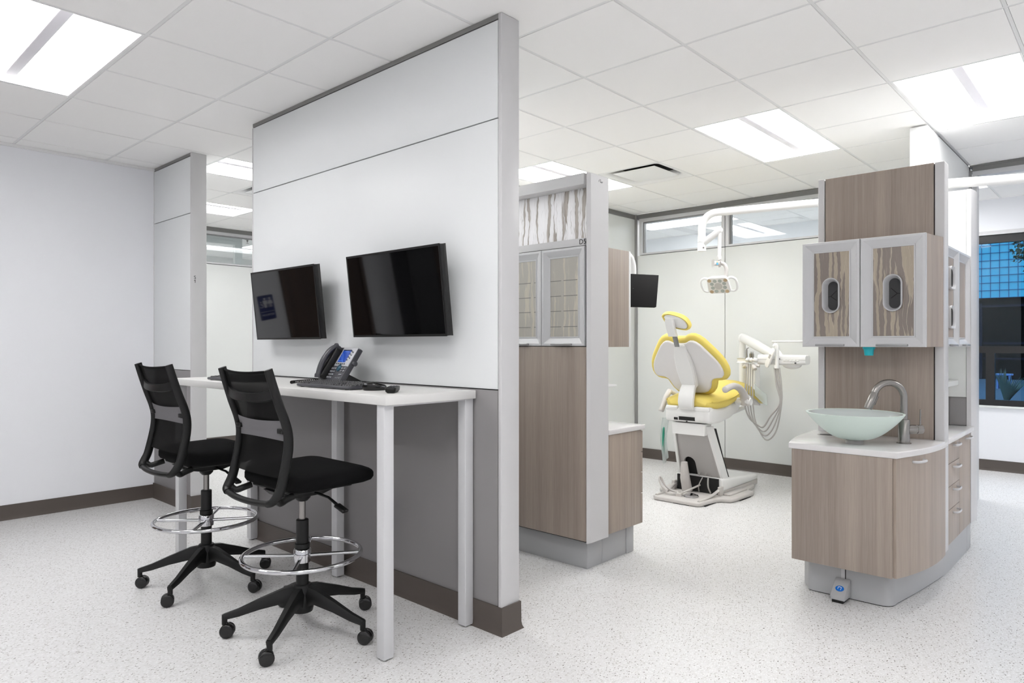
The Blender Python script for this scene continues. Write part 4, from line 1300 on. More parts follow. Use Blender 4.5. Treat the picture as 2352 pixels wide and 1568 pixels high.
mb.tube([(4.05, 2.83, 1.92), (4.24, 2.73, 1.78)], .02, 10)
mb.tube([(4.24, 2.72, 1.70), mc_ + mnn * 0], .02, 8)
obj('arm', mb, M['white_pl'], bmn)

# ------------------------------------------------------------------ sink console
KB = .18
def bow(p0, p1, amt, n=10):
    p0, p1 = V(p0), V(p1); d = p1 - p0; nrm = V((d.y, -d.x)).normalized()
    return [p0 + d * (k / n) + nrm * amt * 4 * (k / n) * (1 - k / n) for k in range(n + 1)]
sk = thing('sink_cabinet', 'taupe sink cabinet with bowed sides and grey plinth', 'cabinet', (3.95, 1.1, 0))
rside = bow((3.606, .866), (4.193, .775), .03)           # camera-right side, bows outwards
lside = [V((p.x, 2.2 - p.y)) for p in rside]             # mirrored
lside = [V((p.x, 1.334 + (p.y - 1.334) * .8)) for p in lside]
foot = [(min(p.x, 4.19), p.y) for p in rside] + [(min(p.x, 4.19), p.y) for p in reversed(lside)]
mb = MB(); mb.prism([(p[0] + .0, p[1]) for p in foot], lambda u, v, w: (u, v, w), KB + .002, .747); obj('body', mb, M['wood_light'], sk)
mb = MB(); mb.box(3.588, 3.6055, .868, 1.336, KB, .7475, .0012); fp = obj('front_panel', mb, M['wood'], sk)
# bowed side door, slightly proud
mb = MB(); off = [V((p.x, p.y - .013)) for p in rside]
pts = [(p.x, p.y) for p in off] + [(p.x, p.y) for p in reversed(rside)]
pts[0] = (3.606, .8545)
mb.prism(pts, lambda u, v, w: (u, v, w), KB, .7475); sd = obj('door', mb, M['wood_light'], sk, ang=50)
pm_ = rside[3]; tdir = (rside[4] - rside[2]).normalized()
d_handle(sd, (pm_.x, pm_.y - .012, .722), (tdir.x, tdir.y, 0), (tdir.y, -tdir.x, 0), .05)
# plinth
kpts = []
for a in range(0, 7):
    q = radians(180 + 90 * a / 6); kpts.append((3.765 + .06 * cos(q), .955 + .06 * sin(q)))
kpts += [(p.x, p.y) for p in bow((3.80, .893), (4.42, .812), .006, 6)] + [(4.42, 1.37), (3.80, 1.345)]
for a in range(0, 4):
    q = radians(90 + 90 * a / 3); kpts.append((3.725 + .03 * cos(q), 1.27 + .03 * sin(q)))
mb = MB(); mb.prism(kpts, lambda u, v, w: (u, v, w), .004, KB); obj('plinth', mb, M['kick'], sk, ang=40)
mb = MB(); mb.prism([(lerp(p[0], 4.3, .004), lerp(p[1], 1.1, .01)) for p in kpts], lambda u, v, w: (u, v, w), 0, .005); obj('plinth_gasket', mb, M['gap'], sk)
mb = MB(); mb.box(3.6995, 3.706, 1.112, 1.188, .005, KB); obj('pedal_cover', mb, M['silver'], sk)
mb = MB(); mb.box(3.7, 3.7057, 1.105, 1.110, .005, KB); obj('plinth_gap', mb, M['seam'], sk)
# foot pedal with badge
mb = MB()
mb.prism([(3.704, .012), (3.704, .095), (3.692, .1), (3.60, .032), (3.602, .016)], lambda u, v, w: (u, w, v), 1.082, 1.152, .003)
fpd = obj('foot_pedal', mb, M['kick'], sk)
pn_ = V((-.068, 0, .092)).normalized(); pu_ = V((.092, 0, .068)).normalized(); pcn = V((3.640, 1.117, .0625))
mb = MB(); mb.loft([[pcn + pu_ * (.0165 * sin(a)) + V((0, -1, 0)) * (.0205 * cos(a)) + pn_ * d for a in [2 * pi * k / 24 for k in range(24)]] for d in (-.002, .0012)])
bdg = obj('faucet_badge', mb, M['blue'], fpd)
mb = MB()
Q = lambda a, b: pcn + V((0, -1, 0)) * a + pu_ * b + pn_ * .0014
mb.tube(smooth_path([Q(-.008, .002), Q(-.007, .008), Q(0, .009), Q(.009, .006)], 4), .0017, 6); mb.tube([Q(.007, .006), Q(.006, -.009)], .0012, 6); mb.tube([Q(-.008, .002), Q(-.008, -.005)], .0012, 6)
obj('faucet_icon', mb, M['white_print'], bdg)
mb = MB(); mb.box(3.607, 3.70, 1.092, 1.144, .0, .013); obj('pedal_hinge', mb, M['black'], fpd)

# sink worktop
ctr = [(3.578, 1.352)] + [(3.562 + .0, 1.11)] + [(3.575, .845)] + [(p.x, p.y - .028) for p in rside[1:]] + [(4.2, .76), (4.2, 1.425)] + [(p.x, p.y + .03) for p in reversed(lside[1:])]
ctr = [(3.585, 1.35), (3.583, 1.1), (3.586, .847)] + [(p.x, p.y - .02) for p in rside[1:-1]] + [(4.198, .752), (4.198, 1.43)] + [(p.x, p.y + .022) for p in reversed(lside[1:-1])]
mb = MB(); mb.prism(ctr, lambda u, v, w: (u, v, w), .7485, .779, .004)
wt = solo('sink_worktop', mb, M['quartz'], 'white quartz worktop carrying the glass sink bowl', 'worktop', (3.9, 1.1, .7485), ang=50)
mb = MB(); mb.lathe([(.052, 0), (.052, .0006), (.0001, .0006)], (4.03, 1.30, .779), n=28); obj('waste_opening', mb, M['mid_grey'], wt)
mb = MB(); mb.lathe([(.043, .0007), (.0001, .0008)], (4.03, 1.30, .779), n=28); obj('waste_hole', mb, M['seam'], wt)

# vessel bowl
BC = V((3.775, 1.087, .779))
bw = thing('vessel_sink', 'round frosted glass bowl sink on the white worktop', 'sink', BC)
def arc_bowl(R, z0, z1, r0, n=14):
    return [(r0 + (R - r0) * sin(k / n * pi / 2) ** .92, z0 + (z1 - z0) * (1 - cos(k / n * pi / 2)) ** .98) for k in range(n + 1)]
ob = [(p.x, p.y) for p in smooth_path([V((a, b, 0)) for a, b in ((.030, .021), (.060, .0235), (.095, .034), (.130, .054), (.165, .083), (.195, .113), (.215, .137), (.2295, .158))], 3)]
ib = [(.02, .034)] + [(p[0] - .0125, p[1] + .0105) for p in ob[4:-1] if p[1] < .143] + [(.2175, .157)]
mb = MB(); mb.lathe([(.0001, .02)] + ob + [(.226, .159), (.222, .159)] + [(.2175, .157)], BC, n=56, cap=False); obj('bowl', mb, M['frost'], bw, ang=50)
mb = MB(); mb.lathe(list(reversed(ib)) + [(.0001, .033)], BC, n=56, cap=False); obj('bowl_lining', mb, M['frost_in'], bw, ang=60)
mb = MB(); mb.lathe([(.0415, .0006), (.0415, .018), (.036, .026), (.01, .027)], BC, n=32); obj('mounting_ring', mb, M['mid_grey'], bw)
mb = MB(); mb.lathe([(.028, .0335), (.028, .036), (.02, .037), (.0001, .035)], BC, n=24); obj('drain', mb, M['chrome'], bw)

# faucet
FCn = V((3.945, .90, .779))
fc = thing('faucet', 'brushed steel gooseneck faucet beside the glass bowl', 'faucet', FCn)
fd = V((-.6773, .7357, 0))                                # towards the bowl
mb = MB(); mb.lathe([(.034, 0), (.034, .004), (.0275, .006), (.0275, .122), (.0255, .124), (.02, .124)], FCn, n=28); obj('body', mb, M['steel'], fc)
neck = [FCn + V((0, 0, .12)), FCn + V((0, 0, .235))] + [FCn + V((0, 0, .235)) + fd * (.077 - .077 * cos(a)) + V((0, 0, .077 * sin(a))) for a in [radians(x) for x in range(8, 170, 9)]]
mb = MB(); mb.tube(neck, .0172, 16); obj('neck', mb, M['steel'], fc)
e0 = neck[-1]; ed = (neck[-1] - neck[-2]).normalized()
mb = MB(); mb.lathe([(.0165, 0), (.019, .003), (.0205, .06), (.0195, .088), (.012, .089)], e0, ed, 20); sh_ = obj('spray_head', mb, M['steel'], fc)
mb = MB(); mb.obox(e0 + ed * .045 - fd * .021, ed, (fd.y, -fd.x, 0), fd, .022, .006, .004, .002); obj('spray_button', mb, M['steel'], sh_)
mb = MB(); mb.lathe([(.02, .012), (.0235, .028), (.0235, .058), (.0215, .0595), (.0215, .0625), (.0235, .064), (.0235, .092), (.02, .095)], FCn + V((0, 0, .072)), -fd, 24); hn = obj('valve', mb, M['steel'], fc)
mb = MB(); pb = FCn + V((0, 0, .09)) - fd * .083; mb.tube([pb, pb + V((0, 0, .03)) - fd * .001, pb + V((0, 0, .085)) - fd * .002], [.0042, .0038, .0033], 8); obj('handle', mb, M['steel'], hn)

# sink tower: grey posts and wood back panel
TWX = 4.20
st = thing('console_tower', 'taupe back panel in grey posts rising behind the glass sink', 'panel', (4.25, 1.09, 0))
mb = MB(); mb.box(TWX + .012, TWX + .085, .785, 1.395, KB + .002, 2.248); obj('core', mb, M['gap'], st)
mb = MB(); mb.box(TWX, TWX + .014, .817, 1.3675, KB + .002, 2.253, .0012); obj('back_panel', mb, M['wood'], st)
mb = MB(); mb.box(TWX - .004, TWX + .097, 1.372, 1.408, KB + .002, 2.254, .004); obj('post', mb, M['silver'], st)
mb = MB(); mb.box(TWX - .004, TWX + .097, .766, .812, KB + .002, 2.254, .006, 3); obj('post', mb, M['silver'], st)
mb = MB(); mb.box(TWX + .083, TWX + .095, .814, 1.37, KB + .002, 2.25, .001); obj('rear_panel', mb, M['panel_white'], st)

# upper dispenser cabinet in front of the tower
UX = 3.966
up = thing('dispenser_cabinet', 'upper cabinet with two oval glove-dispenser doors above the sink', 'cabinet', (4.08, 1.1, 1.2725))
plan = [(UX + .0215, .806), (4.0, .803), (4.06, .796), (4.12, .786), (TWX - .006, .772), (TWX - .006, 1.43), (4.06, 1.425), (UX + .0215, 1.416)]
mb = MB(); flt = lambda u, v, w: (u, v, w)
mb.prism(plan, flt, 1.2735, 1.289); mb.prism(plan, flt, 1.837, 1.852)
mb.prism(plan[:5] + [(p[0], p[1] + .016) for p in reversed(plan[:5])], flt, 1.289, 1.837)
mb.prism(plan[5:] + [(p[0], p[1] - .016) for p in reversed(plan[5:])], flt, 1.289, 1.837)
mb.box(TWX - .02, TWX - .006, .79, 1.41, 1.289, 1.837)
mb.box(UX + .0215, TWX - .02, 1.107, 1.123, 1.289, 1.837)
obj('body', mb, M['wood_light'], up)
for y0, y1 in ((.8055, 1.113), (1.1165, 1.4165)):
    w = y1 - y0; h = 1.8535 - 1.2725
    hc = (w / 2, h * .4875)
    o_ = stadium(hc[0], hc[1], .0435, .096, 12)
    d_ = ring_door(up, (UX, y1, 1.2725), (0, -1, 0), (0, 0, 1), (-1, 0, 0), w, h, .0585, M['resin_dark'], M['alu'], hole=o_)
    # dispenser: rim and tunnel
    def S(hx, hy, d): return [V((UX - d, y1 - p[0], 1.2725 + p[1])) for p in stadium(hc[0], hc[1], hx, hy, 12)]
    mb = MB(); mb.loft([S(.0435, .096, -.0205), S(.046, .098, -.006), S(.045, .097, -.002), S(.042, .094, .000), S(.0395, .0915, -.003), S(.036, .088, -.018), S(.028, .081, -.045), S(.0265, .079, -.052)], cap=False)
    obj('dispenser_rim', mb, M['alu'], d_, ang=60)
    mb = MB(); mb.loft([S(.031, .084, -.0505), S(.031, .084, -.056)]); sl = obj('dispenser_back', mb, M['slot'], d_)
    mb = MB(); cy_, cz_ = y1 - hc[0], 1.2725 + hc[1]
    sgn = -1 if y0 > 1 else 1
    for a, b in (((sgn * .018, .028), (-sgn * .012, -.002)), ((sgn * .018, -.026), (-sgn * .012, -.002)), ((-sgn * .012, -.002), (-sgn * .026, -.004))):
        mb.tube([V((UX + .0498, cy_ + a[0], cz_ + a[1])), V((UX + .0498, cy_ + b[0], cz_ + b[1]))], .0016, 6)
    obj('bag_slit', mb, M['gap'], sl)

cp = thing('paper_cup', 'turquoise cup hanging under the dispenser cabinet', 'cup', (4.05, 1.093, 1.243))
mb = MB(); mb.lathe([(.0001, 0), (.0215, 0), (.0285, .06), (.029, .062), (.026, .062), (.02, .004)], (4.05, 1.093, 1.226), n=24); obj('body', mb, M['teal'], cp)
mb = MB(); mb.lathe([(.0305, .0), (.0305, .012), (.026, .012)], (4.05, 1.093, 1.2605), n=24, cap=False); obj('holder', mb, M['teal'], cp)

# side unit with drawers
sc_ = thing('side_cabinet', 'taupe cabinet with four drawers and a tall door on the console side', 'cabinet', (4.67, 1.1, 0))
YS = .785
mb = MB(); mb.box(TWX + .1, 5.046, YS + .018, 1.395, KB + .002, .7475); obj('body', mb, M['wood_light'], sc_)
for z0, z1 in ((KB, .3685), (.3715, .4975), (.5005, .624), (.627, .7465)):
    mb = MB(); mb.box(TWX + .1, 4.698, YS, YS + .017, z0, z1, .001); dr = obj('drawer', mb, M['wood_light'], sc_)
    d_handle(dr, (4.575, YS, z1 - .026), (1, 0, 0), (0, -1, 0), .055)
mb = MB(); mb.box(4.7015, 5.046, YS, YS + .017, KB, .7465, .001); dd = obj('door', mb, M['wood_light'], sc_)
mb = MB(); mb.prism([(4.421, .812), (4.45, .808), (5.04, .803), (5.04, 1.40), (4.421, 1.37)], lambda u, v, w: (u, v, w), 0, KB); obj('plinth', mb, M['kick'], sc_)
d_handle(dd, (4.94, YS, .7205), (1, 0, 0), (0, -1, 0), .055)
mb = MB(); mb.box(TWX + .099, 5.045, YS - .02, 1.41, .7485, .779, .004)
solo('side_worktop', mb, M['quartz'], 'narrow white worktop above the four-drawer console side', 'worktop', (4.67, 1.1, .7485))

us = thing('side_wall_cabinet', 'upper cabinet on the console side with two square glove openings', 'cabinet', (4.67, 1.1, 1.2725))
mb = MB(); mb.box(TWX + .1, 5.045, .8065, 1.12, 1.2735, 1.288); mb.box(TWX + .1, 5.045, .8065, 1.12, 1.817, 1.831)
for xx in (TWX + .1, 4.684, 5.031): mb.box(xx, xx + .014, .8065, 1.12, 1.288, 1.817)
mb.box(TWX + .114, 5.031, 1.106, 1.12, 1.288, 1.817); obj('body', mb, M['white_pl'], us)
w = 4.690 - (TWX + .1); h = 1.833 - 1.2725
hs = [rrect(.236, h * .30, .07, .062, .03, 6), rrect(.236, h * .695, .07, .062, .03, 6)]
d_ = ring_door(us, (TWX + .1, .785, 1.2725), (1, 0, 0), (0, 0, 1), (0, -1, 0), w, h, .055, M['wood_light'], M['alu'], holes=hs, hmat='alu')
for q in (.30, .695):
    def S2(hx, hy, d): return [V((TWX + .1 + p[0], .785 + d, 1.2725 + p[1])) for p in rrect(.236, h * q, hx, hy, .03, 6)]
    mb = MB(); mb.loft([S2(.07, .062, .0205), S2(.073, .065, .004), S2(.071, .063, -.001), S2(.064, .056, .001), S2(.060, .052, .007), S2(.058, .050, .0125)], cap=False); obj('dispenser_rim', mb, M['chrome' if 0 else 'alu'], d_, ang=60)
    mb = MB(); mb.loft([S2(.0585, .0505, .0126), S2(.0585, .0505, .05)]); obj('dispenser_back', mb, M['gap'], d_)  # solid dark plug paints the shade inside the opening
ring_door(us, (4.694, .785, 1.2725), (1, 0, 0), (0, 0, 1), (0, -1, 0), 5.046 - 4.694, h, .055, M['wood_light'], M['alu'], hmat='alu')

rt = thing('rear_tower', 'white tower panel with rounded grey post at the back of the console', 'panel', (5.14, 1.09, 0))
RX = 5.05
mb = MB(); mb.box(RX + .012, RX + .13, .80, 1.395, KB, 2.246); obj('core', mb, M['silver_dark'], rt)
mb = MB(); mb.box(RX, RX + .014, .8065, 1.37, .957, 2.249, .001); obj('upper_panel', mb, M['panel_white'], rt)
mb = MB(); mb.box(RX, RX + .014, .8065, .895, .781, .9545, .001); mb.box(RX, RX + .014, .8965, 1.37, .781, .9545, .001); obj('backsplash', mb, M['low_panel'], rt)
mb = MB(); mb.box(RX - .003, RX + .1, 1.372, 1.408, KB, 2.25, .004); obj('post', mb, M['silver'], rt)
prs = [(RX - .003, .8045), (RX - .003, .781), (RX + .01, .7785), (RX + .08, .772), (RX + .14, .772), (RX + .175, .779), (RX + .175, .8045)]
mb = MB(); mb.prism(prs, lambda u, v, w: (u, v, w), KB, 2.25); obj('post', mb, M['silver'], rt, ang=30)
mb = MB(); mb.box(5.046, 5.17, .803, 1.40, 0, KB - .001, .002); obj('plinth', mb, M['kick'], rt)
mb = MB(); mb.box(TWX + .1, RX - .001, .848, 1.16, 1.031, 1.063, .002)
solo('console_shelf', mb, M['panel_white'], 'short white shelf in the open niche above the side worktop', 'shelf', (4.67, 1.1, 1.031))

# ------------------------------------------------------------------ operatory lights
lc_ = V((4.72, 1.0, 0))
def op_light_arm(t, z, pts):
    mb = MB(); mb.tube(pts, .0335, 16); return obj('arm', mb, M['white_pl'], t, ang=60)
ol = thing('operatory_light', 'white dental lamp hanging from a long curved arm over the yellow chair', 'lamp', (5.6, 2.87, 2.29))
ZA = 2.307
LS = .885                                               # the lamp is modelled at full size and set to .885 below
LO, LN = V((5.6, 2.87, 2.29)), V((4.957, 2.541, 2.175))
loc_ = lambda p: LO + (V(p) - LN) / LS
dirh = V((-.215, .977, 0)).normalized()
vx = V((4.957, 2.541, 0))
cb_ = vx - dirh * .115 + V((0, 0, ZA - .115))
arc = [cb_ + dirh * (.115 * sin(a)) + V((0, 0, .115 * cos(a))) for a in [radians(x) for x in range(0, 91, 10)]]
pth = [vx - dirh * 1.26 + V((0, 0, ZA)), vx - dirh * .7 + V((0, 0, ZA))] + arc + [vx + V((0, 0, 2.03))]
mb = MB(); mb.tube([loc_(p) for p in pth], .0335, 16); obj('arm', mb, M['white_pl'], ol, ang=60)
mp = vx - dirh * 1.28
mb = MB(); mb.tube([loc_((mp.x, mp.y, 2.2505)), loc_((mp.x, mp.y, 2.352))], .048, 16); obj('mast', mb, M['white_pl'], ol)
ex = 5.6, 2.87
mb = MB(); mb.lathe([(.034, 0), (.0365, .002), (.0365, .055), (.034, .057)], (ex[0], ex[1], 2.185), n=20); mb.lathe([(.03, -.001), (.0375, .0), (.0375, .072), (.0345, .074)], (ex[0], ex[1], 2.108), n=20); col = obj('collar', mb, M['white_pl'], ol)
mb = MB(); mb.lathe([(.008, 0), (.008, .003), (.0001, .003)], V((ex[0], ex[1], 2.135)) - V((sin(YAW - .1), cos(YAW - .1), 0)) * .0365, (-sin(YAW - .1), -cos(YAW - .1), 0), 12); obj('screw', mb, M['steel'], col)
A0 = V((ex[0], ex[1], 2.17)); B0 = V((5.6, 2.70, 2.275))
mb = MB(); mb.tube([A0, B0], .026, 12, rv=.030); mb.sphere(B0, .027, n=14); obj('spring_arm', mb, M['white_pl'], ol)
mb = MB(); mb.tube([B0 - V((0, 0, .0)), V((5.6, 2.706, 2.03))], .0155, 12); mb.lathe([(.017, 0), (.021, .004), (.021, .035), (.016, .037)], (5.6, 2.706, 2.015), n=16); obj('drop_rod', mb, M['white_pl'], ol)
hdC = V((5.575, 2.70, 1.795))
hn_ = V((-.76, -.123, -.64)).normalized()                 # lamp face normal (down, towards camera)
hr = V((.16, -.986, 0)); hr = (hr - hn_ * hr.dot(hn_)).normalized(); hu = hn_.cross(hr); hu = hu if hu.z > 0 else -hu
hrh = V((cos(YAW), -sin(YAW), 0))
HP_ = lambda a, b, d: hdC + hr * a + hu * b + hn_ * d
mb = MB()
mb.tube(smooth_path([V((5.6, 2.725, 1.985)), V((5.6, 2.70, 1.988)), V((5.605, 2.665, 1.978)), V((5.61, 2.648, 1.945)), V((5.612, 2.650, 1.89)), V((5.61, 2.66, 1.84))], 5), .024, 12, rv=.017)
yk = obj('yoke', mb, M['grey_pl'], ol, ang=60)
mb = MB(); mb.obox(V((5.568, 2.716, 1.985)), hrh, (0, 0, 1), Fw, .030, .019, .025, .012, 3); obj('switch_housing', mb, M['grey_pl'], yk)
swc = V((5.568, 2.716, 1.985)) - Fw * .0253
mb = MB(); mb.obox(swc - V((0, 0, .005)), hrh, (0, 0, 1), Fw, .006, .009, .0008); obj('blue_tag', mb, M['sky_blue'], yk)
mb = MB(); mb.obox(swc + V((0, 0, .0105)), hrh, (0, 0, 1), Fw, .006, .0025, .0008); obj('yellow_tag', mb, M['yellow'], yk)
# lamp head
def trap(s, d):  # outline a bit narrower at the bottom
    out = []
    for u, v in rrect(0, 0, .096 * s, .083 * s, .034 * s, 6):
        out.append(HP_(u * (1 - .06 * v / .08), v, d))
    return out
mb = MB(); mb.loft([trap(.55, -.05), trap(.85, -.042), trap(.97, -.022), trap(1.0, -.005), trap(.98, .004), trap(.94, .006)]); hd = obj('lamp_head', mb, M['white_pl'], ol, ang=50)
mb = MB(); mb.loft([trap(.93, .0055), trap(.90, .0072)]); obj('lamp_face', mb, M['beige'], hd)
wl_ = [(-.068, .056), (.070, .056), (-.068, -.060), (.066, -.060)]
gl_ = [(-.022, .050), (.022, .050), (-.052, .020), (.054, .022), (-.050, -.020), (.054, -.018), (-.026, -.056), (.026, -.056)]
def disc(mb, a, b, r): mb.lathe([(r * 1.15, .0), (r * 1.15, .002), (r, .0026), (r * .6, .0008), (.0001, .0002)], HP_(a, b, .0072), hn_, 18)
for a, b in wl_:
    mb = MB(); disc(mb, a, b, .0145); obj('warm_lens', mb, M['lens_warm'], hd)
for a, b in gl_:
    mb = MB(); disc(mb, a, b, .0145); obj('lens', mb, M['lens'], hd)
mb = MB(); disc(mb, 0, -.004, .03); obj('center_lens', mb, M['lens_mid'], hd)
for s in (-1, 1):
    mb = MB(); mb.tube(smooth_path([HP_(s * .085, .055, -.02), HP_(s * .115, .066, -.02), HP_(s * .148, .045, -.018), HP_(s * .155, 0, -.014), HP_(s * .148, -.05, -.012), HP_(s * .12, -.074, -.014), HP_(s * .08, -.068, -.018)], 5), .0075, 10, rv=.011)
    obj('grip', mb, M['white_pl'], hd, ang=60)
ol.location = LN; ol.scale = (LS, LS, LS)
# second lamp arm on the other side of the console
o2 = thing('second_lamp_arm', 'white lamp arm reaching out from the console towards the window', 'lamp', (4.95, 1.0, 2.29))
mb = MB(); mb.tube(smooth_path([(5.13, 1.20, ZA), (5.07, 1.10, ZA), (5.065, .99, ZA), (5.11, .84, ZA), (5.20, .62, ZA), (5.36, .2, ZA), (5.62, -.5, ZA)], 6), .031, 16); obj('arm', mb, M['white_pl'], o2, ang=60)

# ------------------------------------------------------------------ dental chair
DY = 2.775
dc = thing('dental_chair', 'yellow dental chair with light grey back shell, seen from behind', 'dental chair', (5.5, DY, 0))
# floor plate
hb = [(4.957, 0), (4.957, .16), (4.962, .195), (4.985, .215), (5.03, .222), (5.20, .238), (5.245, .262), (5.262, .315), (5.29, .335), (5.36, .342), (5.62, .352), (5.675, .348), (5.70, .32), (5.71, .28), (5.95, .235), (5.98, .2), (5.98, 0)]
outl = hb[:-1] + [(x, -y) for x, y in reversed(hb[1:-1])]
outl = [(x, y) for x, y in hb if True] + [(x, -y) for x, y in reversed(hb[1:-1])]
mb = MB(); mb.prism(outl, lambda u, v, w: (u, DY - v, w), .002, .036, .010); bp_ = obj('base_plate', mb, M['grey_pl'], dc, ang=50)
for s in (-1, 1):
    mb = MB(); mb.tube(smooth_path([(4.99, DY + s * .19, .036), (5.1, DY + s * .19, .040), (5.22, DY + s * .20, .058), (5.33, DY + s * .205, .085)], 4), [.013] * 13, 8, rv=.012)
    mb.box(5.30, 5.36, DY + s * .212 - .014, DY + s * .212 + .014, .03, .11, .006)
    mb.box(5.36, 5.70, DY + s * .25 - .03, DY + s * .25 + .03, .034, .05, .006)
    obj('base_rib', mb, M['grey_pl'], bp_)
mb = MB(); mb.box(4.96, 4.975, DY - .12, DY + .02, .0, .004); mb.box(5.02, 5.2, DY - .232, DY - .22, 0, .004); mb.box(5.4, 5.6, DY - .351, DY - .34, 0, .004); obj('rubber_foot', mb, M['gap'], bp_)
# base cover in front
def csec(x, hw, zt, zb, r):
    return [V((x, DY + p[0], p[1])) for p in rrect(0, (zt + zb) / 2, hw, (zt - zb) / 2, r, 4)]
mb = MB(); mb.loft([csec(5.345, .218, .165, .062, .02), csec(5.36, .222, .17, .06, .022), csec(5.6, .222, .150, .06, .03), csec(5.9, .218, .125, .06, .03), csec(6.08, .205, .112, .06, .025), csec(6.125, .185, .095, .062, .014)]); obj('base_cover', mb, M['white_pl'], dc, ang=50)
mb = MB(); mb.loft([csec(5.35, .217, .066, .03, .005), csec(5.9, .214, .066, .018, .005), csec(6.09, .2, .066, .018, .005), csec(6.115, .185, .066, .02, .005)]); obj('base_skirt', mb, M['grey_pl'], dc)
# lift: dark inside, grey rear cover with arch, white cheeks
def LX(z): return lerp(5.415, 5.205, (z - .11) / .5)
mb = MB(); mb.loft([[V((LX(z) + dx, DY + s * hw, z)) for dx, s in ((.05, -1), (.05, 1), (.16, 1), (.16, -1))] for z, hw in ((.045, .19), (.3, .165), (.58, .15))]); obj('lift_core', mb, M['gap'], dc)
cols = []
mb = MB()
# rear cover: panel in (s, z) with an arch cut at the lower left
L = lambda s, z, d: V((LX(z) + d, DY + s, z))
lw = lambda z: lerp(.203, .158, (z - .11) / .46)
ar_c, ar_r = .075, .052
pts = []
n_ = 10
zt_ = .555
poly = [(-lw(.135), .135), (-lw(zt_), zt_), (lw(zt_), zt_), (lw(.20), .20), (lw(.20) - .02, .185), (ar_c + ar_r, .185)]
poly += [(ar_c + ar_r * cos(a), .275 + ar_r * sin(a)) for a in [radians(180 * k / 8) for k in range(9)]]
poly += [(ar_c - ar_r, .16), (ar_c - ar_r - .03, .142)]
mb.prism(poly, lambda u, v, w: L(u, v, w), 0, .02); obj('lift_cover', mb, M['mid_grey'], dc, ang=40)
for s in (-1, 1):
    mb = MB(); mb.loft([[L(s * (lw(z) + o_), z, d) for d, o_ in ((-.012, -.012), (-.012, .010), (.085, .012), (.085, -.006))] for z in (.10, .2, .35, .5, .61)])
    obj('lift_cheek', mb, M['white_pl'], dc)
for s in (-1, 1):
    mb = MB(); mb.loft([[L(s * (lw(z) - .004), z, d) for d in (-.008, .0)] + [L(s * (lw(z) - .022), z, .0), L(s * (lw(z) - .022), z, -.014)] for z in (.15, .35, .57)])
    obj('lift_edge', mb, M['mid_grey'], dc)
mb = MB(); mb.loft([[V((x, DY + p[0], z)) for p in rrect(0, 0, hw, .01, .002, 1) for x in [5.175 + (0 if p[1] < 0 else .11)]] for z, hw in ((.535, .142), (.54, .146), (.615, .15), (.63, .148))]); obj('lift_head', mb, M['white_pl'], dc)
mb = MB(); mb.tube([(5.30, DY + .075, .045), (5.26, DY + .075, .16), (5.245, DY + .075, .29)], [.044, .040, .028], 18); obj('hydraulic_cylinder', mb, M['grey_pl'], dc)
mb = MB(); mb.lathe([(.058, 0), (.058, .008), (.045, .012), (.012, .022), (.0001, .023)], (5.13, DY - .05, .042), n=28); mb.lathe([(.062, 0), (.062, .005), (.05, .005)], (5.13, DY - .05, .038), n=28); obj('base_dial', mb, M['chrome'], dc)
mb = MB(); mb.box(5.07, 5.11, DY + .01, DY + .06, .034, .062, .004); mb.box(5.09, 5.105, DY + .025, DY + .045, .06, .082, .003); obj('hose_manifold', mb, M['grey_pl'], dc)
mb = MB()
for o_ in (0, .016):
    mb.tube(smooth_path([(5.09, DY + .055, .052), (5.06, DY + .10 + o_, .052), (5.05, DY + .14, .060 + o_), (5.06, DY + .19, .115), (5.075, DY + .215, .150 + o_), (5.09, DY + .205, .15 + o_), (5.10, DY + .17, .10), (5.11, DY + .11, .065), (5.12, DY + .05, .06)], 5), .0075, 8)
mb.tube(smooth_path([(5.10, DY + .03, .055), (5.2, DY + .0, .075), (5.32, DY - .03, .1)], 4), .008, 8)
obj('supply_hose', mb, M['grey_pl'], dc)
mb = MB()
for k, (yy, x1) in enumerate(((-.09, 5.44), (-.12, 5.46), (-.05, 5.43), (.0, 5.42))):
    mb.tube(smooth_path([(5.36, DY + yy, .03), (5.37, DY + yy + .02, .1), (x1 - .05, DY + yy - .01, .2)], 4), .006, 6)
obj('inner_cable', mb, M['hose'], dc)
mb = MB(); mb.box(5.335, 5.352, DY - .19, DY + .19, .037, .166); obj('cavity_shade', mb, M['gap'], dc)  # dark plate paints the shade in the hollow rear of the cover
mb = MB()
for a_, b_, c_, r_ in ((-.125, -.115, -.10, .007), (-.02, -.03, -.05, .005)):
    mb.tube(smooth_path([(5.325, DY + a_, .045), (5.30, DY + b_, .10), (5.33, DY + c_, .165)], 4), r_, 6)
obj('loose_cable', mb, M['hose'], dc)
# seat box
def sb(x, hw, zt, zb, r=.02): return [V((x, DY + p[0], p[1])) for p in rrect(0, (zt + zb) / 2, hw, (zt - zb) / 2, r, 4)]
mb = MB(); mb.loft([sb(5.155, .185, .745, .665), sb(5.165, .203, .757, .645), sb(5.20, .215, .764, .635, .025), sb(5.32, .222, .765, .635, .03), sb(5.5, .222, .79, .66, .03), sb(5.66, .215, .82, .705, .03), sb(5.74, .20, .83, .76, .02)]); sbx = obj('seat_carriage', mb, M['white_pl'], dc, ang=50)
mb = MB(); mb.box(5.153, 5.168, DY - .07, DY + .075, .655, .685); obj('carriage_opening', mb, M['gap'], sbx)
mb = MB(); mb.lathe([(.006, 0), (.006, .003)], (5.154, DY + .0, .648), (-1, 0, 0), 10); mb.box(5.152, 5.162, DY + .085, DY + .12, .655, .675); obj('carriage_screw', mb, M['gap'], sbx)
mb = MB()
for y0, y1 in ((.085, .2), (-.2, -.06)):
    mb.box(5.15, 5.24, DY + y0, DY + y1, .735, .772, .012, 3)
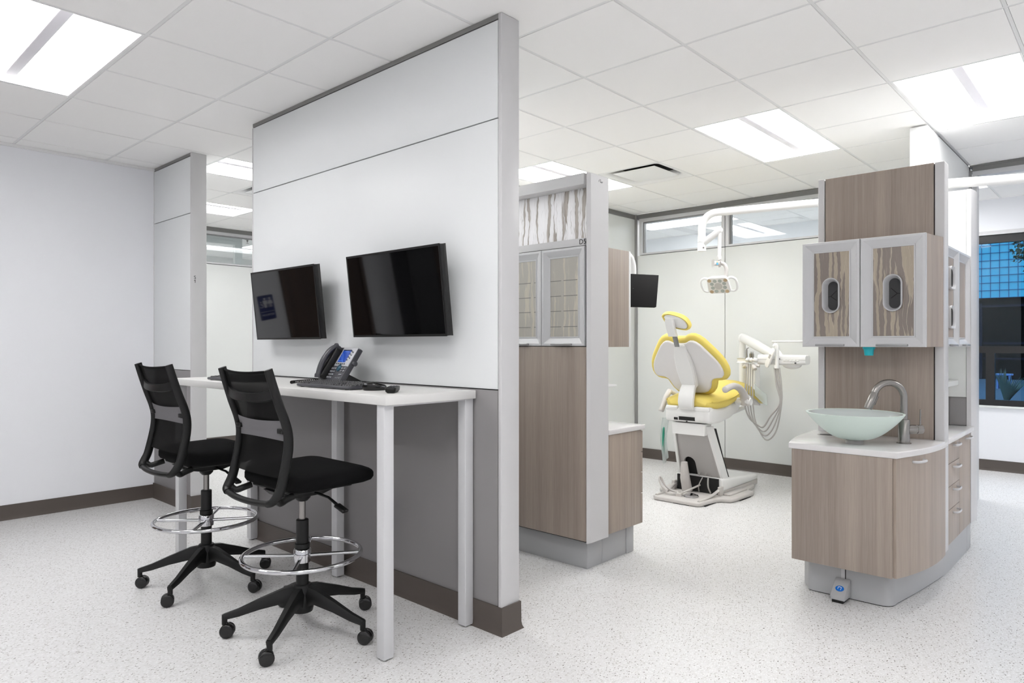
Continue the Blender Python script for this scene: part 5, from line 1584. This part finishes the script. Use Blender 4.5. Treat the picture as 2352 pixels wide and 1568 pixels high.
obj('carriage_lug', mb, M['white_pl'], sbx)
# seat and leg rest upholstery
def us_(x, hw, zt, zb, crown=.012, n=10):
    out = []
    for k in range(n + 1):
        s = -1 + 2 * k / n; out.append(V((x, DY + s * hw * .96, zt - (abs(s) ** 3) * .03 + (1 - s * s) * crown)))
    out += [V((x, DY + hw, (zt + zb) / 2 + .008)), V((x, DY + hw * .985, zb + .02)), V((x, DY + hw * .9, zb)), V((x, DY - hw * .9, zb)), V((x, DY - hw * .985, zb + .02)), V((x, DY - hw, (zt + zb) / 2 + .008))]
    return out
mb = MB()
secs = [(5.165, .17, .825, .78), (5.185, .205, .842, .765), (5.25, .238, .855, .757), (5.36, .262, .868, .765), (5.48, .262, .885, .785), (5.62, .248, .91, .81), (5.76, .232, .94, .84), (5.84, .222, .952, .853), (5.90, .218, .948, .85)]
mb.loft([us_(*q) for q in secs]); st_ = obj('seat_cushion', mb, M['yellow'], dc, ang=60)
mb = MB()
for s in (-1, 1): mb.tube([V((q[0], DY + s * (q[1] + .001), (q[2] + q[3]) / 2 + .012)) for q in secs[1:]], .0045, 6)
obj('seam_piping', mb, M['yellow'], st_)
mb = MB()
secs = [(5.88, .219, .952, .855), (5.96, .212, .935, .838), (6.08, .20, .885, .79), (6.22, .185, .83, .745), (6.33, .165, .792, .728), (6.375, .13, .775, .742)]
mb.loft([us_(*q) for q in secs]); obj('leg_rest', mb, M['yellow'], dc, ang=60)
mb = MB(); mb.loft([[V((x, DY - hw, z)), V((x, DY + hw, z)), V((x, DY + hw, z - .02)), V((x, DY - hw, z - .02))] for x, hw, z in ((5.70, .20, .845), (5.95, .19, .836), (6.15, .175, .768), (6.30, .14, .732))]); obj('leg_rest_plate', mb, M['grey_pl'], dc)
mb = MB(); mb.loft([[V((x, DY - hw, z)), V((x, DY - hw + .006, z + .11)), V((x, DY - hw + .004, z + .11)), V((x, DY - hw - .002, z))] for x, hw, z in ((5.98, .222, .828), (6.2, .2, .745), (6.36, .18, .705))]); obj('toe_guard', mb, M['film'], dc)
# backrest
bk_t = V((-.587, 0, 1)).normalized(); bk_n = V((1, 0, .587)).normalized()
def BK(dy, z, d): return V((5.0 + .587 * (1.33 - z), DY - dy, z)) + bk_n * d
half = [(0, 1.287), (.043, 1.287), (.062, 1.292), (.080, 1.302), (.10, 1.308), (.125, 1.307), (.150, 1.296), (.18, 1.273), (.205, 1.244), (.232, 1.212), (.26, 1.178), (.285, 1.143), (.302, 1.11), (.312, 1.075), (.313, 1.05), (.307, 1.03), (.293, 1.016), (.270, 1.011), (.245, 1.009), (.22, 1.004), (.20, .992), (.187, .972), (.178, .948), (.165, .92), (.14, .895), (.105, .882), (0, .876)]
outl = half + [(-a, b) for a, b in reversed(half[1:-1])]
def offset(pts, d):
    out = []
    n = len(pts)
    for i in range(n):
        p0, p1, p2 = V(pts[i - 1]), V(pts[i]), V(pts[(i + 1) % n])
        t = ((p1 - p0).normalized() + (p2 - p1).normalized()).normalized()
        out.append(p1 + V((-t.y, t.x)) * d)      # outline is clockwise: left normal points out
    return out
mb = MB(); mb.loft([[BK(p[0], p[1], d) for p in offset(outl, o_)] for o_, d in ((-.012, -.002), (-.004, -.001), (0, .004), (0, .022), (-.01, .024))]); obj('back_shell', mb, M['back_shell'], dc, ang=50)
mb = MB(); mb.loft([[BK(p[0], p[1], d) for p in offset(outl, o_)] for o_, d in ((.0, .018), (.016, .020), (.031, .030), (.037, .043), (.0355, .047), (.0385, .052), (.036, .066), (.022, .082), (-.005, .092), (-.04, .097))]); bcu = obj('back_cushion', mb, M['yellow'], dc, ang=60)
# spine
mb = MB()
rings = []
for z, hw, d, th_ in ((1.285, .04, -.004, .012), (1.276, .050, -.014, .02), (1.18, .075, -.028, .03), (1.09, .083, -.034, .035), (1.0, .074, -.040, .04), (.945, .066, -.044, .04)):
    rings.append([BK(a, z, b) for a, b in ((-hw, .003), (-hw * .96, d + .008), (-hw * .8, d), (hw * .8, d), (hw * .96, d + .008), (hw, .003))])
mb.loft(rings); obj('spine_cover', mb, M['white_pl'], dc, ang=30)
mb = MB()
rings = []
for x, z, hw in ((5.185, .955, .060), (5.16, .92, .064), (5.135, .87, .067), (5.122, .81, .067), (5.13, .755, .062), (5.15, .745, .062)):
    rings.append([V((x + dx, DY + s * hw - .0, z)) for dx, s in ((0, 1), (-.006, .85), (-.006, -.85), (0, -1), (.03, -1), (.03, 1))])
mb.loft(rings); obj('back_bracket', mb, M['white_pl'], dc, ang=50)
# headrest
HC = V((4.905, 2.745, 1.462))
ht = V((-.50, .0, .86)).normalized(); hnn = V((.86, 0, .50)).normalized(); hs_ = V((0, -1, 0))
hs_ = (hs_ * cos(.28) - ht * sin(.28)).normalized(); ht = hnn.cross(hs_); ht = ht if ht.z > 0 else -ht
ho = [(-.118, .028), (-.10, .052), (-.06, .066), (-.01, .068), (.05, .060), (.095, .038), (.12, .004), (.124, -.026), (.108, -.048), (.075, -.056), (.035, -.058), (-.02, -.057), (-.06, -.044), (-.095, -.012)]
hop = [V((p.x, p.y)) for p in smooth_path([V((a, b, 0)) for a, b in ho + [ho[0]]], 3)][:-1]
def HR(sx, d): return [HC + hs_ * (p.x * sx) + ht * (p.y * sx) + hnn * d for p in hop]
mb = MB(); mb.loft([HR(.84, .006), HR(.9, -.004), HR(.97, -.004), HR(1.0, .006), HR(1.02, .018), HR(1.0, .036), HR(.9, .050), HR(.6, .056)]); hrs = obj('headrest', mb, M['yellow'], dc, ang=60)
mb = MB(); mb.loft([HR(.82, .004), HR(.80, -.002), HR(.76, -.004), HR(.4, -.004)]); obj('headrest_plate', mb, M['white_pl'], hrs)
mb = MB(); mb.loft([[HC + V((-.02, .035, 0)) + V((dx, dy, z)) for dx, dy in ((-.02 + sh, -.034), (-.02 + sh, .034), (.015 + sh, .034), (.015 + sh, -.034))] for z, sh in ((.02, -.005), (-.04, .015), (-.115, .055))]); obj('headrest_bracket', mb, M['white_pl'], hrs)
mb = MB(); mb.obox(V((4.985, 2.785, 1.32)), (0, 1, 0), (-.4, 0, .9), (.9, 0, .4), .021, .06, .005, .002); obj('headrest_rod', mb, M['silver_dark'], dc)
# armrests
mb = MB(); mb.tube(smooth_path([(5.56, 2.455, .775), (5.545, 2.452, .83), (5.50, 2.45, .885), (5.42, 2.45, .928), (5.33, 2.45, .946), (5.24, 2.45, .937), (5.185, 2.45, .925), (5.165, 2.45, .922)], 5), [.040] * 8 + [.034] * 10 + [.027] * 15 + [.024, .02, .012], 12, rv=[.026] * 34 + [.02, .012])
ra_ = obj('armrest', mb, M['grey_pl'], dc, ang=60)
mb = MB(); mb.lathe([(.04, -.01), (.04, .012), (.034, .018), (.0001, .02)], (5.565, 2.435, .815), (0, -1, 0), 24); mb.lathe([(.03, -.03), (.03, .1)], (5.565, 2.435, .805), (0, 1, 0), 12); obj('armrest_hub', mb, M['white_pl'], ra_)
mb = MB(); mb.tube(smooth_path([(5.42, 3.085, .875), (5.37, 3.09, .825), (5.325, 3.09, .765), (5.285, 3.09, .715), (5.275, 3.09, .700)], 5), [.026] * 18 + [.022, .016, .008], 12, rv=[.022] * 19 + [.014, .008]); mb.tube([(5.42, 3.085, .87), (5.5, 3.03, .82), (5.52, 2.97, .80)], .02, 10)
obj('armrest', mb, M['grey_pl'], dc, ang=60)

# clear pouch hanging beside the chair
pb_ = thing('plastic_pouch', 'clear plastic pouch with a green card hanging at the far side of the chair', 'bag', (5.30, 3.07, .28))
def pouch(u, v):
    z = lerp(.645, .27, v); w = lerp(.035, .055, sin(v * pi) * .6 + .4 * v)
    s = lerp(-1, 1, u)
    return V((5.315 + s * w * 1.1, 3.075 + .012 * sin(u * 6 + v * 4) + .02 * (1 - s * s) * sin(v * pi), z + (.02 * s if v > .9 else 0)))
mb = MB(); mb.grid(pouch, 10, 14); mb.grid(lambda u, v: pouch(u, v) + V((0, -.02 * sin(u * pi) - .004, 0)), 10, 14); obj('film', mb, M['film'], pb_)
mb = MB(); mb.loft([[V((5.29 + .022 * cos(a), 3.07 + d, .45 + .115 * sin(a))) for a in [2 * pi * k / 24 for k in range(24)]] for d in (-.002, .002)]); obj('green_card', mb, M['green'], pb_)

# ------------------------------------------------------------------ delivery unit
du = thing('delivery_unit', 'white instrument delivery unit with looping grey hoses beside the yellow chair', 'dental unit', (5.8, 2.6, .8))
XD = 5.8
mb = MB(); mb.tube([(6.47, 2.885, .745), (6.47, 2.885, 1.31)], .033, 16); mb.sphere((6.47, 2.885, 1.34), .047, (.9, .85, 1.15), 18); obj('post', mb, M['white_pl'], du)
mb = MB(); mb.tube([(6.44, 2.862, 1.345), (6.2, 2.625, 1.275), (5.83, 2.262, 1.163)], [.036, .037, .03], 12, rv=[.046, .048, .034]); obj('balance_arm', mb, M['white_pl'], du)
mb = MB(); mb.tube([(6.44, 2.86, 1.135), (XD, 2.50, 1.14)], .02, 10); mb.obox((XD - .02, 2.545, 1.145), (0, 1, 0), (1, 0, 0), (0, 0, 1), .06, .045, .019, .008, 3); obj('bracket', mb, M['white_pl'], du)
mb = MB()
sec = lambda y, zt, zb, hx: [V((XD + p[0], y, p[1])) for p in rrect(0, (zt + zb) / 2, hx, (zt - zb) / 2, .022, 4)]
mb.loft([sec(2.435, 1.19, 1.12, .05), sec(2.425, 1.197, 1.112, .06), sec(2.2, 1.197, 1.112, .062), sec(2.04, 1.197, 1.115, .06), sec(2.028, 1.19, 1.12, .055)]); hdd = obj('control_head', mb, M['white_pl'], du, ang=40)
mb = MB(); mb.loft([sec(2.435, 1.159, 1.156, .0625), sec(2.03, 1.159, 1.156, .0625)]); obj('head_seam', mb, M['hose'], hdd)
mb = MB()
for k in range(5): mb.obox((XD - .06, 2.195 - k * .027, 1.15), (0, 1, 0), (0, 0, 1), (1, 0, 0), .011, .006, .006, .003)
obj('valve_tabs', mb, M['white_pl'], hdd)
mb = MB(); mb.lathe([(.007, 0), (.007, .008)], (XD - .06, 2.105, 1.13), (-1, 0, 0), 12); mb.lathe([(.004, 0), (.004, .004)], (XD - .061, 2.235, 1.163), (-1, 0, 0), 10); obj('gauge', mb, M['slot'], hdd)
mb = MB(); mb.sphere((XD, 2.155, 1.115), .06, (.8, 1.35, .62), 18); obj('lower_bulge', mb, M['white_pl'], hdd)
# touch panel
tpu = V((-.15, -.42, .88)).normalized(); tpr = V((-.5, -.75, -.45)); tpr = (tpr - tpu * tpr.dot(tpu)).normalized(); tpn = tpu.cross(tpr)
tc_ = V((XD - .09, 2.305, 1.172))
mb = MB(); mb.loft([[tc_ + tpr * p[0] * s + tpu * p[1] * s + tpn * d for p in rrect(0, 0, .026, .088, .022, 5)] for s, d in ((.85, -.008), (1, -.004), (1, .004), (.92, .008))]); tp = obj('touch_panel', mb, M['white_pl'], du, ang=50)
mb = MB(); mb.obox(tc_ + tpu * .012 + tpn * .0085, tpr, tpu, tpn, .011, .018, .0008); mb.obox(tc_ + tpu * .012 - tpn * .0085, tpr, tpu, tpn, .011, .018, .0008); obj('panel_display', mb, M['mid_grey'], tp)
# hose guide
mb = MB(); mb.tube(smooth_path([(XD - .08, 2.275, 1.268), (XD - .08, 2.264, 1.278), (XD - .08, 2.252, 1.268), (XD - .08, 2.250, 1.2), (XD - .08, 2.250, 1.11), (XD - .08, 2.250, 1.085)], 4), .016, 12); mb.tube([(XD - .08, 2.25, 1.11), (XD - .08, 2.25, 1.083)], .021, 12); obj('hose_guide', mb, M['white_pl'], du)
# instrument holders, handpieces
for k in range(3):
    y = 2.50 - k * .033
    mb = MB(); mb.sphere((XD - .085, y, 1.152), .022, (1.5, .75, .9), 14); obj('holder', mb, M['white_pl'], du)
tips = [(2.512, 1.25, .007), (2.475, 1.222, .006), (2.458, 1.222, .006)]
for k, (y, z, r) in enumerate(tips):
    mb = MB(); mb.tube([(XD - .085, y, 1.14), (XD - .083, y, z - .02), (XD - .080, y, z)], [r * 1.3, r * 1.2, r * .7], 10)
    if k == 0: mb.tube([(XD - .08, y, z - .004), (XD - .085, y - .022, z + .006)], .003, 6)
    else: mb.tube([(XD - .083, y, 1.175), (XD - .083, y, 1.205)], r * 1.9, 10)
    obj('handpiece', mb, M['steel'], du)
mb = MB(); mb.tube([(XD - .10, 2.50, 1.105), (XD - .07, 2.535, 1.092), (XD - .05, 2.55, 1.088)], [.014, .016, .013], 10); mb.tube([(XD - .10, 2.445, 1.105), (XD - .11, 2.43, 1.085), (XD - .12, 2.42, 1.072)], [.016, .022, .016], 10); mb.tube([(XD - .1, 2.42, 1.105), (XD - .1, 2.39, 1.1)], .012, 10); obj('grip_handle', mb, M['grey_pl'], du)
# hoses
for k in range(4):
    y0 = 2.512 - k * .02; y1 = 2.272 - k * .014
    zl = .585 - .034 * k; x0 = XD - .09
    mb = MB(); mb.tube(smooth_path([(x0, y0, 1.12), (x0, y0 + .004, .98), (x0 + .0, y0 + .012 - .004 * k, .78), (x0, lerp(y0, y1, .10), .66 - .01 * k), (x0, lerp(y0, y1, .38) , zl + .02), (x0, lerp(y0, y1, .62), zl - .0), (x0, lerp(y0, y1, .86) - .004 * k, zl + .09), (x0, y1 - .052 + .01 * k, .80), (x0, y1 - .02, .95), (x0 + .01, y1, 1.09)], 6), .0062 if k else .0075, 8); obj('hose', mb, M['hose'], du)
# tray rail
mb = MB(); mb.tube([(XD + .08, 2.355, 1.309), (XD + .08, 1.98, 1.309)], .012, 10, rv=.008); mb.tube([(XD + .08, 2.33, 1.30), (XD + .08, 2.325, 1.26), (XD + .06, 2.26, 1.19)], .012, 8); obj('tray_rail', mb, M['white_pl'], du)
mb = MB(); mb.box(6.48, 6.60, 2.76, 2.90, .75, 1.10, .01); mb.tube([(6.47, 2.885, .78), (6.47, 2.885, .66), (6.2, 2.86, .645), (5.66, 2.80, .645)], .026, 10); obj('rear_pedestal', mb, M['white_pl'], du)

# ------------------------------------------------------------------ daylight and colour management
w = bpy.data.worlds.new('sky'); SC.world = w; w.use_nodes = True
bg = w.node_tree.nodes['Background']; bg.inputs['Color'].default_value = (0.62, 0.82, 1.0, 1); bg.inputs['Strength'].default_value = 1.2
vs = SC.view_settings
vs.view_transform = 'Standard'; vs.look = 'None'; vs.gamma = 1.0; vs.exposure = 1.16; vs.use_curve_mapping = False
SC.cycles.use_denoising = True
SC.cycles.max_bounces = 10; SC.cycles.diffuse_bounces = 6; SC.cycles.glossy_bounces = 4; SC.cycles.transmission_bounces = 6; SC.cycles.transparent_max_bounces = 12
SC.cycles.sample_clamp_indirect = 8
